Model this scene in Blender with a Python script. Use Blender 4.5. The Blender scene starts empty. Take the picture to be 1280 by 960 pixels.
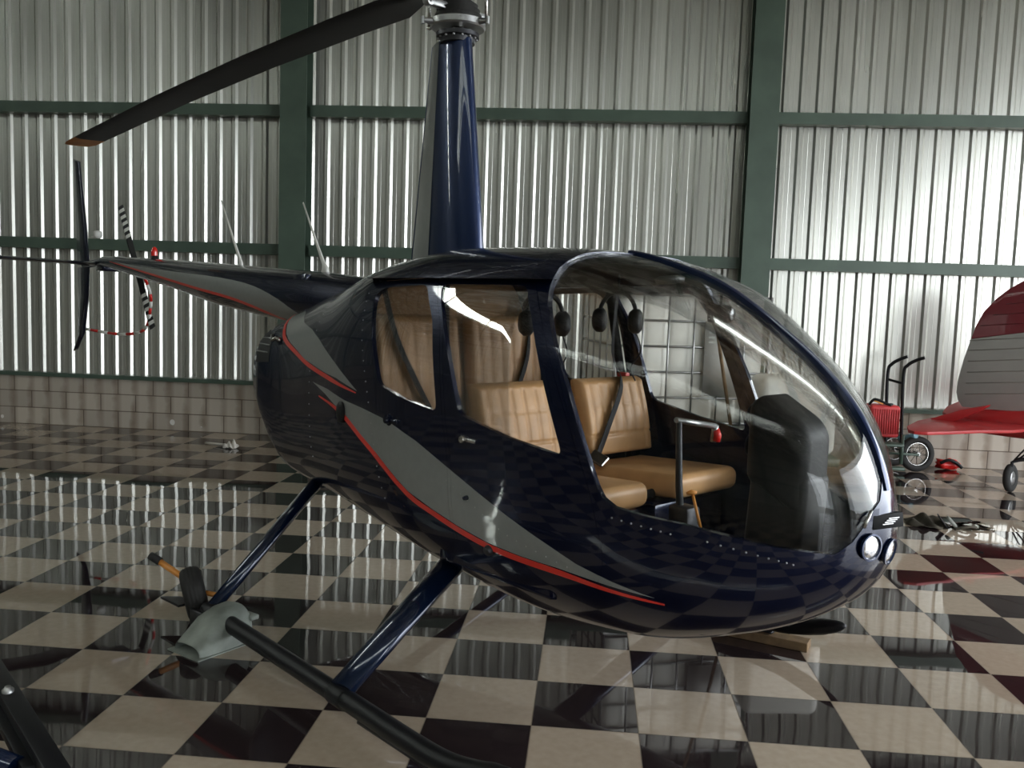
import bpy, bmesh, math, random
import numpy as np
from mathutils import Vector, Matrix
random.seed(7)
PI = math.pi
SC = bpy.context.scene
COL = SC.collection

# ------------------------------------------------------------------ materials
def new_mat(name):
    m = bpy.data.materials.new(name); m.use_nodes = True
    nt = m.node_tree; b = nt.nodes.get('Principled BSDF')
    return m, nt, b
def pbr(name, col, rough=.5, metal=0., coat=0., noise=0., scale=8., bump=0., spec=None, coat_rough=.03):
    m, nt, b = new_mat(name)
    b.inputs['Base Color'].default_value = (*col, 1)
    b.inputs['Roughness'].default_value = rough
    b.inputs['Metallic'].default_value = metal
    b.inputs['Coat Weight'].default_value = coat
    b.inputs['Coat Roughness'].default_value = coat_rough
    if spec is not None: b.inputs['Specular IOR Level'].default_value = spec
    tc = nt.nodes.new('ShaderNodeTexCoord')
    n = nt.nodes.new('ShaderNodeTexNoise'); n.inputs['Scale'].default_value = scale; n.inputs['Detail'].default_value = 5
    nt.links.new(tc.outputs['Object'], n.inputs['Vector'])
    if noise:
        mx = nt.nodes.new('ShaderNodeMixRGB'); mx.blend_type = 'MULTIPLY'; mx.inputs[0].default_value = 1
        mx.inputs[1].default_value = (*col, 1)
        mr = nt.nodes.new('ShaderNodeMapRange'); mr.inputs['From Min'].default_value = .3; mr.inputs['From Max'].default_value = .7
        mr.inputs['To Min'].default_value = 1 - noise; mr.inputs['To Max'].default_value = 1 + noise * .4
        nt.links.new(n.outputs['Fac'], mr.inputs['Value']); nt.links.new(mr.outputs[0], mx.inputs[2])
        nt.links.new(mx.outputs[0], b.inputs['Base Color'])
    if bump:
        bp = nt.nodes.new('ShaderNodeBump'); bp.inputs['Strength'].default_value = bump; bp.inputs['Distance'].default_value = .01
        nt.links.new(n.outputs['Fac'], bp.inputs['Height']); nt.links.new(bp.outputs[0], b.inputs['Normal'])
    return m
def math_node(nt, op, a, b=None, c=None):
    n = nt.nodes.new('ShaderNodeMath'); n.operation = op
    for i, v in enumerate((a, b, c)):
        if v is None: continue
        if isinstance(v, (int, float)): n.inputs[i].default_value = v
        else: nt.links.new(v, n.inputs[i])
    return n.outputs[0]

T = .43
def floor_mat():
    m, nt, b = new_mat('checker_tiles')
    tc = nt.nodes.new('ShaderNodeTexCoord'); sp = nt.nodes.new('ShaderNodeSeparateXYZ'); nt.links.new(tc.outputs['Object'], sp.inputs[0])
    u = math_node(nt, 'DIVIDE', sp.outputs[0], T); v = math_node(nt, 'DIVIDE', sp.outputs[1], T)
    fu = math_node(nt, 'FLOOR', u); fv = math_node(nt, 'FLOOR', v)
    par = math_node(nt, 'FLOORED_MODULO', math_node(nt, 'ADD', fu, fv), 2)
    cb = nt.nodes.new('ShaderNodeCombineXYZ'); nt.links.new(fu, cb.inputs[0]); nt.links.new(fv, cb.inputs[1])
    wn = nt.nodes.new('ShaderNodeTexWhiteNoise'); nt.links.new(cb.outputs[0], wn.inputs['Vector'])
    n = nt.nodes.new('ShaderNodeTexNoise'); n.inputs['Scale'].default_value = 26; n.inputs['Detail'].default_value = 6
    nt.links.new(tc.outputs['Object'], n.inputs['Vector'])
    n2 = nt.nodes.new('ShaderNodeTexNoise'); n2.inputs['Scale'].default_value = 2.2; n2.inputs['Detail'].default_value = 4
    nt.links.new(tc.outputs['Object'], n2.inputs['Vector'])
    def ramp(c0, c1, fac):
        r = nt.nodes.new('ShaderNodeMixRGB'); r.inputs[1].default_value = (*c0, 1); r.inputs[2].default_value = (*c1, 1)
        nt.links.new(fac, r.inputs[0]); return r.outputs[0]
    light = ramp((.335, .262, .195), (.47, .385, .30), n.outputs['Fac'])
    dark = ramp((.013, .009, .010), (.030, .020, .021), n.outputs['Fac'])
    mx = nt.nodes.new('ShaderNodeMixRGB'); nt.links.new(par, mx.inputs[0]); nt.links.new(light, mx.inputs[1]); nt.links.new(dark, mx.inputs[2])
    # tile to tile variation
    hv = nt.nodes.new('ShaderNodeHueSaturation'); nt.links.new(mx.outputs[0], hv.inputs['Color'])
    nt.links.new(math_node(nt, 'MULTIPLY_ADD', wn.outputs['Value'], .14, .93), hv.inputs['Value'])
    # grout
    def edge(c, f):
        d = math_node(nt, 'SUBTRACT', c, f)
        return math_node(nt, 'MINIMUM', d, math_node(nt, 'SUBTRACT', 1.0, d))
    e = math_node(nt, 'MINIMUM', edge(u, fu), edge(v, fv))
    g = math_node(nt, 'LESS_THAN', e, .0045)
    gm = nt.nodes.new('ShaderNodeMixRGB'); nt.links.new(g, gm.inputs[0]); nt.links.new(hv.outputs[0], gm.inputs[1]); gm.inputs[2].default_value = (.12, .09, .06, 1)
    nt.links.new(gm.outputs[0], b.inputs['Base Color'])
    # gloss: polished, dusty patches
    rr = nt.nodes.new('ShaderNodeMapRange'); rr.inputs['From Min'].default_value = .35; rr.inputs['From Max'].default_value = .7
    rr.inputs['To Min'].default_value = .012; rr.inputs['To Max'].default_value = .055
    nt.links.new(n2.outputs['Fac'], rr.inputs['Value'])
    nt.links.new(math_node(nt, 'MULTIPLY_ADD', g, .5, rr.outputs[0]), b.inputs['Roughness'])
    b.inputs['IOR'].default_value = 1.62
    # every tile is laid a hair out of level, plus slow waviness of the glaze
    geo = nt.nodes.new('ShaderNodeNewGeometry')
    sub = nt.nodes.new('ShaderNodeVectorMath'); sub.operation = 'SUBTRACT'; nt.links.new(wn.outputs['Color'], sub.inputs[0]); sub.inputs[1].default_value = (.5, .5, .5)
    mul = nt.nodes.new('ShaderNodeVectorMath'); mul.operation = 'MULTIPLY'; nt.links.new(sub.outputs[0], mul.inputs[0]); mul.inputs[1].default_value = (.011, .011, 0)
    n3 = nt.nodes.new('ShaderNodeTexNoise'); n3.inputs['Scale'].default_value = 3.5; n3.inputs['Detail'].default_value = 1
    nt.links.new(tc.outputs['Object'], n3.inputs['Vector'])
    s3 = nt.nodes.new('ShaderNodeVectorMath'); s3.operation = 'SUBTRACT'; nt.links.new(n3.outputs['Color'], s3.inputs[0]); s3.inputs[1].default_value = (.5, .5, .5)
    m3 = nt.nodes.new('ShaderNodeVectorMath'); m3.operation = 'MULTIPLY'; nt.links.new(s3.outputs[0], m3.inputs[0]); m3.inputs[1].default_value = (.008, .008, 0)
    a1 = nt.nodes.new('ShaderNodeVectorMath'); nt.links.new(mul.outputs[0], a1.inputs[0]); nt.links.new(geo.outputs['Normal'], a1.inputs[1])
    a2 = nt.nodes.new('ShaderNodeVectorMath'); nt.links.new(a1.outputs[0], a2.inputs[0]); nt.links.new(m3.outputs[0], a2.inputs[1])
    nm = nt.nodes.new('ShaderNodeVectorMath'); nm.operation = 'NORMALIZE'; nt.links.new(a2.outputs[0], nm.inputs[0])
    nt.links.new(nm.outputs[0], b.inputs['Normal'])
    return m

def zinc_mat():
    m, nt, b = new_mat('galvanised_sheet')
    tc = nt.nodes.new('ShaderNodeTexCoord')
    vo = nt.nodes.new('ShaderNodeTexVoronoi'); vo.inputs['Scale'].default_value = 60
    nt.links.new(tc.outputs['Object'], vo.inputs['Vector'])
    mp = nt.nodes.new('ShaderNodeMapping'); mp.inputs['Scale'].default_value = (7, 7, .35)
    nt.links.new(tc.outputs['Object'], mp.inputs['Vector'])
    st = nt.nodes.new('ShaderNodeTexNoise'); st.inputs['Scale'].default_value = 1.0; st.inputs['Detail'].default_value = 6
    nt.links.new(mp.outputs[0], st.inputs['Vector'])
    mp2 = nt.nodes.new('ShaderNodeMapping'); mp2.inputs['Scale'].default_value = (1.9, 1.9, .05)
    nt.links.new(tc.outputs['Object'], mp2.inputs['Vector'])
    pn = nt.nodes.new('ShaderNodeTexNoise'); pn.inputs['Scale'].default_value = 1.0; pn.inputs['Detail'].default_value = 2
    nt.links.new(mp2.outputs[0], pn.inputs['Vector'])
    c = nt.nodes.new('ShaderNodeValToRGB'); e = c.color_ramp.elements
    e[0].position = .3; e[0].color = (.46, .46, .42, 1); e[1].position = .72; e[1].color = (.74, .735, .68, 1)
    nt.links.new(math_node(nt, 'MULTIPLY_ADD', vo.outputs['Color'], .015, math_node(nt, 'MULTIPLY_ADD', pn.outputs['Fac'], .55, math_node(nt, 'MULTIPLY', st.outputs['Fac'], .4))), c.inputs[0])
    nt.links.new(c.outputs[0], b.inputs['Base Color'])
    b.inputs['Metallic'].default_value = .70
    nt.links.new(math_node(nt, 'MULTIPLY_ADD', pn.outputs['Fac'], .14, .20), b.inputs['Roughness'])
    bp = nt.nodes.new('ShaderNodeBump'); bp.inputs['Strength'].default_value = .03; bp.inputs['Distance'].default_value = .01
    return m

def block_mat():
    m, nt, b = new_mat('concrete_block')
    tc = nt.nodes.new('ShaderNodeTexCoord'); sp = nt.nodes.new('ShaderNodeSeparateXYZ'); nt.links.new(tc.outputs['Object'], sp.inputs[0])
    cb = nt.nodes.new('ShaderNodeCombineXYZ')
    nt.links.new(math_node(nt, 'ADD', sp.outputs[0], 20.0), cb.inputs[0]); nt.links.new(math_node(nt, 'ADD', sp.outputs[2], 0.0), cb.inputs[1])
    br = nt.nodes.new('ShaderNodeTexBrick'); nt.links.new(cb.outputs[0], br.inputs['Vector'])
    br.inputs['Scale'].default_value = 1; br.inputs['Brick Width'].default_value = .445; br.inputs['Row Height'].default_value = .2067
    br.inputs['Mortar Size'].default_value = .006; br.inputs['Mortar Smooth'].default_value = .1; br.inputs['Bias'].default_value = 0
    br.inputs['Color1'].default_value = (.38, .33, .28, 1); br.inputs['Color2'].default_value = (.50, .44, .37, 1); br.inputs['Mortar'].default_value = (.19, .15, .12, 1)
    # damp stains: dark drips two to a block
    n = nt.nodes.new('ShaderNodeTexNoise'); n.inputs['Scale'].default_value = 5; n.inputs['Detail'].default_value = 6; nt.links.new(tc.outputs['Object'], n.inputs['Vector'])
    w = math_node(nt, 'SINE', math_node(nt, 'MULTIPLY_ADD', sp.outputs[0], 2 * PI / .2225, math_node(nt, 'MULTIPLY', n.outputs['Fac'], 2.4)))
    dr = nt.nodes.new('ShaderNodeMapRange'); dr.inputs['From Min'].default_value = .35; dr.inputs['From Max'].default_value = 1.15
    nt.links.new(math_node(nt, 'MULTIPLY_ADD', n.outputs['Fac'], .9, math_node(nt, 'MULTIPLY', w, .35)), dr.inputs['Value'])
    mx = nt.nodes.new('ShaderNodeMixRGB'); mx.blend_type = 'MULTIPLY'; nt.links.new(dr.outputs[0], mx.inputs[0])
    nt.links.new(br.outputs['Color'], mx.inputs[1]); mx.inputs[2].default_value = (.45, .38, .32, 1)
    # white salt blooms on the lowest course
    vo = nt.nodes.new('ShaderNodeTexVoronoi'); vo.inputs['Scale'].default_value = 5.2; vo.inputs['Randomness'].default_value = .9
    mp = nt.nodes.new('ShaderNodeMapping'); mp.inputs['Scale'].default_value = (1, 0, .9); nt.links.new(tc.outputs['Object'], mp.inputs['Vector']); nt.links.new(mp.outputs[0], vo.inputs['Vector'])
    bl = math_node(nt, 'LESS_THAN', math_node(nt, 'MULTIPLY_ADD', n.outputs['Fac'], .2, vo.outputs['Distance']), .235)
    low = math_node(nt, 'LESS_THAN', math_node(nt, 'ABSOLUTE', math_node(nt, 'SUBTRACT', sp.outputs[2], .115)), .06)
    lf = math_node(nt, 'MULTIPLY', math_node(nt, 'MULTIPLY', bl, low), .8)
    m2 = nt.nodes.new('ShaderNodeMixRGB'); nt.links.new(lf, m2.inputs[0]); nt.links.new(mx.outputs[0], m2.inputs[1]); m2.inputs[2].default_value = (.8, .78, .75, 1)
    nt.links.new(m2.outputs[0], b.inputs['Base Color']); b.inputs['Roughness'].default_value = .8
    bp = nt.nodes.new('ShaderNodeBump'); bp.inputs['Distance'].default_value = .006; bp.inputs['Strength'].default_value = .8
    nt.links.new(math_node(nt, 'MULTIPLY_ADD', br.outputs['Fac'], -1, n.outputs['Fac']), bp.inputs['Height']); nt.links.new(bp.outputs[0], b.inputs['Normal'])
    return m

def glass_mat(name, tint=(1, 1, 1), ior=1.5, k=1.0, rough=0.0):
    m = bpy.data.materials.new(name); m.use_nodes = True; nt = m.node_tree; nt.nodes.clear()
    o = nt.nodes.new('ShaderNodeOutputMaterial'); tr = nt.nodes.new('ShaderNodeBsdfTransparent'); gl = nt.nodes.new('ShaderNodeBsdfGlossy')
    tr.inputs[0].default_value = (*tint, 1); gl.inputs['Roughness'].default_value = rough
    fr = nt.nodes.new('ShaderNodeFresnel'); fr.inputs[0].default_value = ior
    mx = nt.nodes.new('ShaderNodeMixShader')
    nt.links.new(math_node(nt, 'MULTIPLY', fr.outputs[0], k), mx.inputs[0]); nt.links.new(tr.outputs[0], mx.inputs[1]); nt.links.new(gl.outputs[0], mx.inputs[2])
    nt.links.new(mx.outputs[0], o.inputs[0])
    return m

M_FLOOR = floor_mat(); M_ZINC = zinc_mat(); M_BLOCK = block_mat()
M_OLD = pbr('aged_sheet', (.42, .425, .37), .5, .3, noise=.35, scale=2)
M_GREEN = pbr('green_steel_paint', (.075, .112, .085), .42, noise=.2, scale=3, bump=.05)
M_BLUE = pbr('midnight_blue_paint', (.0013, .0052, .029), .26, .5, coat=.7, noise=.1, scale=400)
M_BLUE2 = pbr('bright_blue_paint', (.004, .018, .075), .30, .45, coat=1, noise=.1, scale=400)
M_GREY = pbr('silver_grey_paint', (.27, .28, .275), .38, .15, coat=1, noise=.06, scale=30)
M_RED = pbr('red_pinstripe_paint', (.80, .045, .03), .35, 0, coat=.8, noise=.05, scale=20)
M_TRIM = pbr('dark_cabin_lining', (.012, .012, .013), .7, noise=.2, scale=30)
M_HEAD = pbr('brown_headliner', (.05, .036, .028), .8, noise=.2, scale=40)
M_TAN = pbr('tan_leather', (.60, .335, .15), .42, noise=.16, scale=9, bump=.12)
M_TAN2 = pbr('tan_upholstery', (.56, .32, .15), .7, noise=.12, scale=12)
M_BLACK = pbr('black_plastic', (.009, .009, .010), .5, noise=.2, scale=20, spec=.3)
M_BLADE = pbr('black_blade_paint', (.016, .016, .019), .55, noise=.25, scale=6)
M_RUBBER = pbr('black_rubber', (.018, .017, .016), .75, noise=.25, scale=30, bump=.1)
M_CHROME = pbr('bare_steel', (.55, .54, .52), .25, 1, noise=.15, scale=20)
M_ALU = pbr('dull_aluminium', (.40, .40, .40), .38, .9, noise=.2, scale=20)
M_DKMET = pbr('dark_metal', (.05, .05, .055), .4, .7, noise=.3, scale=25)
M_WHITE = pbr('white_paint', (.75, .74, .70), .4, noise=.08, scale=10)
M_ORANGE = pbr('orange_paint', (.85, .34, .07), .4, noise=.15, scale=15)
M_TIP = pbr('tan_blade_tip_paint', (.50, .20, .05), .5, noise=.25, scale=8)
M_BELT = pbr('black_webbing', (.02, .02, .024), .8, noise=.2, scale=60)
M_REDP = pbr('red_plastic', (.65, .02, .015), .35, noise=.1, scale=20)
M_BEACON = pbr('red_beacon_lens', (.7, .02, .015), .12, coat=1, noise=.05, scale=10)
M_STRUT = pbr('glossy_blue_tube', (.004, .013, .045), .22, .4, coat=1, noise=.1, scale=200)
M_SKID = pbr('black_skid_paint', (.008, .008, .010), .42, .0, noise=.3, scale=14, spec=.25)
M_GLASS = glass_mat('acrylic_window', (.97, .97, .96), 1.40, .62)
M_SCREEN = glass_mat('acrylic_windshield', (.95, .955, .95), 1.40, .62)
M_LENS = pbr('clear_lamp_lens', (.70, .70, .72), .08, .75, coat=1, noise=.35, scale=30)
M_TANK = pbr('white_polyethylene', (.78, .76, .70), .38, noise=.08, scale=4)
M_WOOD = pbr('raw_wood', (.17, .105, .05), .75, noise=.4, scale=18, bump=.3)
M_COVER = pbr('weathered_grey_green_metal', (.25, .275, .245), .6, .1, noise=.4, scale=9, bump=.15)
M_MAROON = pbr('maroon_fabric_dope', (.16, .010, .018), .32, coat=.5, noise=.15, scale=4)
M_SILVER = pbr('silver_fabric_dope', (.33, .32, .30), .45, .25, noise=.08, scale=5)
M_PRED = pbr('red_aircraft_paint', (.40, .014, .016), .5, coat=.12, noise=.2, scale=3)
M_CLOTH = pbr('dark_olive_cloth', (.06, .05, .035), .9, noise=.5, scale=14, bump=.4)
M_PLATE = pbr('grey_plate', (.33, .34, .31), .55, noise=.35, scale=10)
M_OUT = pbr('concrete_yard', (.24, .235, .21), .9, noise=.15, scale=2)
M_REDRIB = pbr('faded_red_canister_paint', (.62, .045, .05), .5, noise=.25, scale=5)
M_PAPER = pbr('crumpled_paper', (.66, .62, .56), .8, noise=.1, scale=20)
M_SHEET = glass_mat('clear_plastic_sheet', (.86, .87, .83), 1.45, 1.0, .08)
M_PANE = glass_mat('skylight_sheet', (.72, .74, .66), 1.4, .5, .2)

# ------------------------------------------------------------------ object helpers
def link(name, me, parent=None, mats=()):
    o = bpy.data.objects.new(name, me); COL.objects.link(o)
    for m in mats: me.materials.append(m)
    if parent is not None: o.parent = parent
    return o
def tag(o, label=None, cat=None, group=None, kind=None):
    if label: o['label'] = label
    if cat: o['category'] = cat
    if group: o['group'] = group
    if kind: o['kind'] = kind
    return o
def thing(name, label, cat, loc=(0, 0, 0), rz=0, group=None):
    o = bpy.data.objects.new(name, None); COL.objects.link(o); o.empty_display_size = .1
    o.location = loc; o.rotation_euler = (0, 0, rz)
    return tag(o, label, cat, group)

class MB:
    def __init__(s): s.v = []; s.f = []; s.m = []; s.mi = 0; s.sm = []; s.smooth = False
    def add(s, vs, fs, smooth=None):
        k = len(s.v); s.v += [tuple(map(float, p)) for p in vs]
        for f in fs:
            s.f.append([i + k for i in f]); s.m.append(s.mi); s.sm.append(s.smooth if smooth is None else smooth)
        return s
    def box(s, a, b, M=None):
        (x0, y0, z0), (x1, y1, z1) = a, b
        vs = [(x0, y0, z0), (x1, y0, z0), (x1, y1, z0), (x0, y1, z0), (x0, y0, z1), (x1, y0, z1), (x1, y1, z1), (x0, y1, z1)]
        if M is not None: vs = [tuple(M @ Vector(v)) for v in vs]
        return s.add(vs, [(0, 3, 2, 1), (4, 5, 6, 7), (0, 1, 5, 4), (1, 2, 6, 5), (2, 3, 7, 6), (3, 0, 4, 7)], False)
    def rbox(s, a, b, r=.01, seg=3, M=None, shape=None):
        bm = bmesh.new(); bmesh.ops.create_cube(bm, size=1)
        a = Vector(a); b = Vector(b); c = (a + b) / 2; d = b - a
        for v in bm.verts: v.co = Vector((v.co.x * d.x, v.co.y * d.y, v.co.z * d.z)) + c
        bmesh.ops.bevel(bm, geom=bm.edges[:], offset=r, segments=seg, profile=.5, affect='EDGES', clamp_overlap=True)
        bm.verts.ensure_lookup_table()
        vs = [v.co.copy() for v in bm.verts]
        if shape: vs = [Vector(shape(v)) for v in vs]
        if M is not None: vs = [M @ v for v in vs]
        s.add(vs, [[v.index for v in f.verts] for f in bm.faces], True); bm.free(); return s
    def tube(s, pts, r, n=14, cap=True, flat=None, up=None):
        # r float or list; flat=(a,b) elliptical multipliers
        P = [Vector(p) for p in pts]; k = len(P); R = r if isinstance(r, (list, tuple)) else [r] * k
        tg = []
        for i in range(k):
            t = (P[min(i + 1, k - 1)] - P[max(i - 1, 0)]); tg.append(t.normalized())
        u = Vector(up) if up is not None else (Vector((0, 0, 1)) if abs(tg[0].z) < .9 else Vector((1, 0, 0)))
        vs = []
        a, b = flat if flat else (1, 1)
        for i in range(k):
            u = (u - tg[i] * u.dot(tg[i])).normalized(); w = tg[i].cross(u)
            for j in range(n):
                t = 2 * PI * j / n; vs.append(P[i] + (u * math.cos(t) * a + w * math.sin(t) * b) * R[i])
        fs = [(i * n + j, i * n + (j + 1) % n, (i + 1) * n + (j + 1) % n, (i + 1) * n + j) for i in range(k - 1) for j in range(n)]
        kk = len(s.v); s.add(vs, fs, True)
        if cap:
            s.f.append([kk + j for j in range(n)][::-1]); s.m.append(s.mi); s.sm.append(False)
            s.f.append([kk + (k - 1) * n + j for j in range(n)]); s.m.append(s.mi); s.sm.append(False)
        return s
    def lathe(s, prof, c=(0, 0, 0), axis=(0, 0, 1), n=32, smooth=True):
        ax = Vector(axis).normalized(); u = ax.orthogonal().normalized(); w = ax.cross(u); c = Vector(c)
        vs = [c + ax * h + (u * math.cos(2 * PI * j / n) + w * math.sin(2 * PI * j / n)) * r for (r, h) in prof for j in range(n)]
        fs = [(i * n + j, i * n + (j + 1) % n, (i + 1) * n + (j + 1) % n, (i + 1) * n + j) for i in range(len(prof) - 1) for j in range(n)]
        s.add(vs, fs, smooth)
        return s
    def disc(s, c, axis, r, n=32, ry=None, u=None):
        ax = Vector(axis).normalized(); u = (Vector(u) - ax * ax.dot(Vector(u))).normalized() if u else ax.orthogonal().normalized(); w = ax.cross(u); c = Vector(c); ry = ry or r
        s.add([c + u * math.cos(2 * PI * j / n) * r + w * math.sin(2 * PI * j / n) * ry for j in range(n)], [list(range(n))], False); return s
    def prism(s, poly, h0, h1, plane='XZ', M=None):
        n = len(poly)
        mp = {'XZ': lambda a, b, h: (a, h, b), 'YZ': lambda a, b, h: (h, a, b), 'XY': lambda a, b, h: (a, b, h)}[plane]
        vs = [mp(a, b, h0) for a, b in poly] + [mp(a, b, h1) for a, b in poly]
        if M is not None: vs = [tuple(M @ Vector(v)) for v in vs]
        fs = [list(range(n))[::-1], list(range(n, 2 * n))] + [(i, (i + 1) % n, n + (i + 1) % n, n + i) for i in range(n)]
        return s.add(vs, fs, False)
    def build(s, name, mats, parent=None, recalc=True, sharp=None, bevel=0):
        me = bpy.data.meshes.new(name); me.from_pydata(s.v, [], s.f)
        if not isinstance(mats, (list, tuple)): mats = [mats]
        for i, p in enumerate(me.polygons): p.material_index = s.m[i]; p.use_smooth = s.sm[i]
        if recalc or bevel:
            bm = bmesh.new(); bm.from_mesh(me)
            if bevel:
                bmesh.ops.bevel(bm, geom=[e for e in bm.edges if e.calc_face_angle(0) > .6], offset=bevel, segments=2, profile=.6, affect='EDGES', clamp_overlap=True)
            if recalc: bmesh.ops.recalc_face_normals(bm, faces=bm.faces[:])
            bm.to_mesh(me); bm.free()
        if sharp: me.set_sharp_from_angle(angle=sharp)
        return link(name, me, parent, mats)

def smooth_path(pts, n=8, closed=False):
    P = [Vector(p) for p in pts]; out = []; k = len(P)
    for i in range(k if closed else k - 1):
        if closed: p0, p1, p2, p3 = P[i - 1], P[i], P[(i + 1) % k], P[(i + 2) % k]
        else: p0, p1, p2, p3 = P[max(i - 1, 0)], P[i], P[i + 1], P[min(i + 2, k - 1)]
        for j in range(n):
            t = j / n
            out.append(.5 * ((2 * p1) + (p2 - p0) * t + (2 * p0 - 5 * p1 + 4 * p2 - p3) * t * t + (-p0 + 3 * p1 - 3 * p2 + p3) * t ** 3))
    if not closed: out.append(P[-1])
    return out
def round_poly(poly, r, seg=4):
    # round the corners of a 2-D polygon
    out = []; n = len(poly)
    for i in range(n):
        p = Vector(poly[i]); a = Vector(poly[i - 1]) - p; b = Vector(poly[(i + 1) % n]) - p
        rr = min(r, a.length * .45, b.length * .45)
        A = p + a.normalized() * rr; B = p + b.normalized() * rr
        for j in range(seg + 1):
            t = j / seg; q = A * (1 - t) ** 2 + p * 2 * t * (1 - t) + B * t * t; out.append((q.x, q.y))
    return out

# ================================================================== SETTING
WY = 6.47            # inner face of the far wall
XL, XR, YF = -42.0, 9.5, -14.0
EAVE, RIDGE, RY = 6.1, 8.0, (6.47 - 14.0) / 2
def roof_z(y): return EAVE + (RIDGE - EAVE) * (1 - abs(y - RY) / (WY - RY))

o = MB().box((XL, YF, -.12), (XR, WY + .2, 0)).build('floor', M_FLOOR); tag(o, kind='structure')
o = MB().box((XR, -45, -.14), (60, 45, -.02)).build('ground', M_OUT); tag(o, kind='structure')
for cx, cy in ((XL, WY), (XL, YF), (XR, WY), (XR, YF)):
    o = MB().box((cx - .16, cy - .12, -.1), (cx + .16, cy + .30, 6.4)).build('trim_%d' % (90 + int(cx > 0) * 2 + int(cy > 0)), M_GREEN); tag(o, kind='structure')
o = MB().box((-45, -60, -.2), (XR, YF - .05, -.02)).build('ground', M_OUT); tag(o, kind='structure')

def corrugated(name, x0, x1, zf0, zf1, loc, rot=0, pitch=.187, off=0., mat=None, parent=None):
    """trapezoidal sheet wall, profile runs along local x, ribs stand towards local -y; zf0/zf1 give bottom/top at x"""
    xs = []; k = math.floor((x0 - off) / pitch)
    prof = [(0, 0), (.044, 0), (.047, -.0015), (.050, 0), (.100, 0), (.126, -.022), (.161, -.022)]
    while off + k * pitch < x1:
        for a, d in prof:
            x = off + k * pitch + a
            if x0 <= x <= x1: xs.append((x, d))
        k += 1
    vs = []; fs = []
    for x, d in xs: vs += [(x, d, zf0(x)), (x, d, zf1(x))]
    for i in range(len(xs) - 1): fs.append((2 * i, 2 * i + 2, 2 * i + 3, 2 * i + 1))
    n = len(vs); vs += [(x, y + .004, z) for x, y, z in vs]; 
    for i in range(len(xs) - 1): fs.append((n + 2 * i, n + 2 * i + 1, n + 2 * i + 3, n + 2 * i + 2))
    b = MB(); b.add(vs, fs, False); o = b.build(name, mat or M_ZINC, parent, recalc=False)
    o.location = loc; o.rotation_euler = (0, 0, rot); return o

# far wall: blockwork plinth, sheet above
back = MB(); back.box((XL, WY, 0), (XR, WY + .2, .60)); wall_back = back.build('wall_back', M_BLOCK); tag(wall_back, kind='structure')
o = corrugated('wall_back_sheet', XL, XR, lambda x: .60, lambda x: EAVE + .1, (0, WY + .075, 0), off=-6.952 - .113)
o.name = 'wall_back_cladding'; tag(o, kind='structure')
back = MB(); back.box((XL, WY - .035, .60), (XR, WY + .09, .645)); tag(back.build('trim_1', M_GREEN), kind='structure')
# columns (I-section) and girts
def column(x, w=.31, name='column'):
    b = MB(); y = WY - .24
    b.box((x - w / 2, y, 0), (x + w / 2, y + .014, 6.2)); b.box((x - w / 2, y + .22, 0), (x + w / 2, y + .234, 6.2)); b.box((x - .006, y + .014, 0), (x + .006, y + .22, 6.2))
    b.box((x - w / 2 - .03, y - .02, 0), (x + w / 2 + .03, y + .25, .02))
    # rafter to the other side
    return b
COLX = [-34.9, -29.6, -24.35, -19.1, -13.85, -8.6, -3.30, 1.97, 7.3]
for i, x in enumerate(COLX):
    b = column(x)
    o = b.build('trim_%d' % (i + 10), M_GREEN); tag(o, kind='structure')
gi = 2
edges = [XL] + COLX + [XR]
for (z0, z1) in ((3.755, 3.882), (2.158, 2.284), (5.35, 5.475)):
    for a, c in zip(edges[:-1], edges[1:]):
        b = MB(); a2 = a + .155 if a != XL else a; c2 = c - .155 if c != XR else c
        # C-section girt, open at the back
        b.box((a2, WY - .10, z0), (c2, WY - .094, z1)); b.box((a2, WY - .094, z1 - .006), (c2, WY + .03, z1)); b.box((a2, WY - .094, z0), (c2, WY + .03, z0 + .006))
        o = b.build('trim_%d' % (gi + 20), M_GREEN); tag(o, kind='structure'); gi += 1

# roof: sheet on both slopes, a translucent strip in the rear slope, left run skewed to shape window reflections
SKY = [(-41.0, -7.0), (3.0, 9.0)]; SY0 = lambda x: 1.30 if x > 0 else 2.45 + .156 * (x + 9)
SY1 = lambda x: SY0(x) - .48
def roof_sheet(b, xa, xb, ya, yb):
    fa = ya if callable(ya) else (lambda x: ya); fb = yb if callable(yb) else (lambda x: yb)
    k = max(1, int((xb - xa) / .187)); st = (xb - xa) / k
    for i in range(k):
        x = xa + i * st
        for (p, q, d0, d1) in ((0, .55, 0, 0), (.55, .65, 0, .035), (.65, .9, .035, .035), (.9, 1, .035, 0)):
            u, v = x + p * st, x + q * st; e_ = .5 * (xa + xb); m = lambda t: min(max(t, xa + 1e-4), xb - 1e-4)
            b.add([(u, fa(m(u)), roof_z(fa(m(u))) + d0), (v, fa(m(v)), roof_z(fa(m(v))) + d1), (v, fb(m(v)), roof_z(fb(m(v))) + d1), (u, fb(m(u)), roof_z(fb(m(u))) + d0)], [(0, 1, 2, 3)], False)
b = MB(); roof_sheet(b, XL, 0, WY + .2, SY0); roof_sheet(b, 0, XR, WY + .2, SY0); roof_sheet(b, XL, 0, SY1, RY); roof_sheet(b, 0, XR, SY1, RY)
for s0, s1 in ((XL, SKY[0][0]), (SKY[0][1], 0), (0, SKY[1][0]), (SKY[1][1], XR)): roof_sheet(b, s0, s1, SY0, SY1)
o = b.build('ceiling_back', M_ZINC, recalc=False); tag(o, kind='structure')
FILL_STRIP = (-20.0, 4.5, -9.6, -8.2)  # unseen strip added in the front slope to brighten the near and left floor
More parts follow.
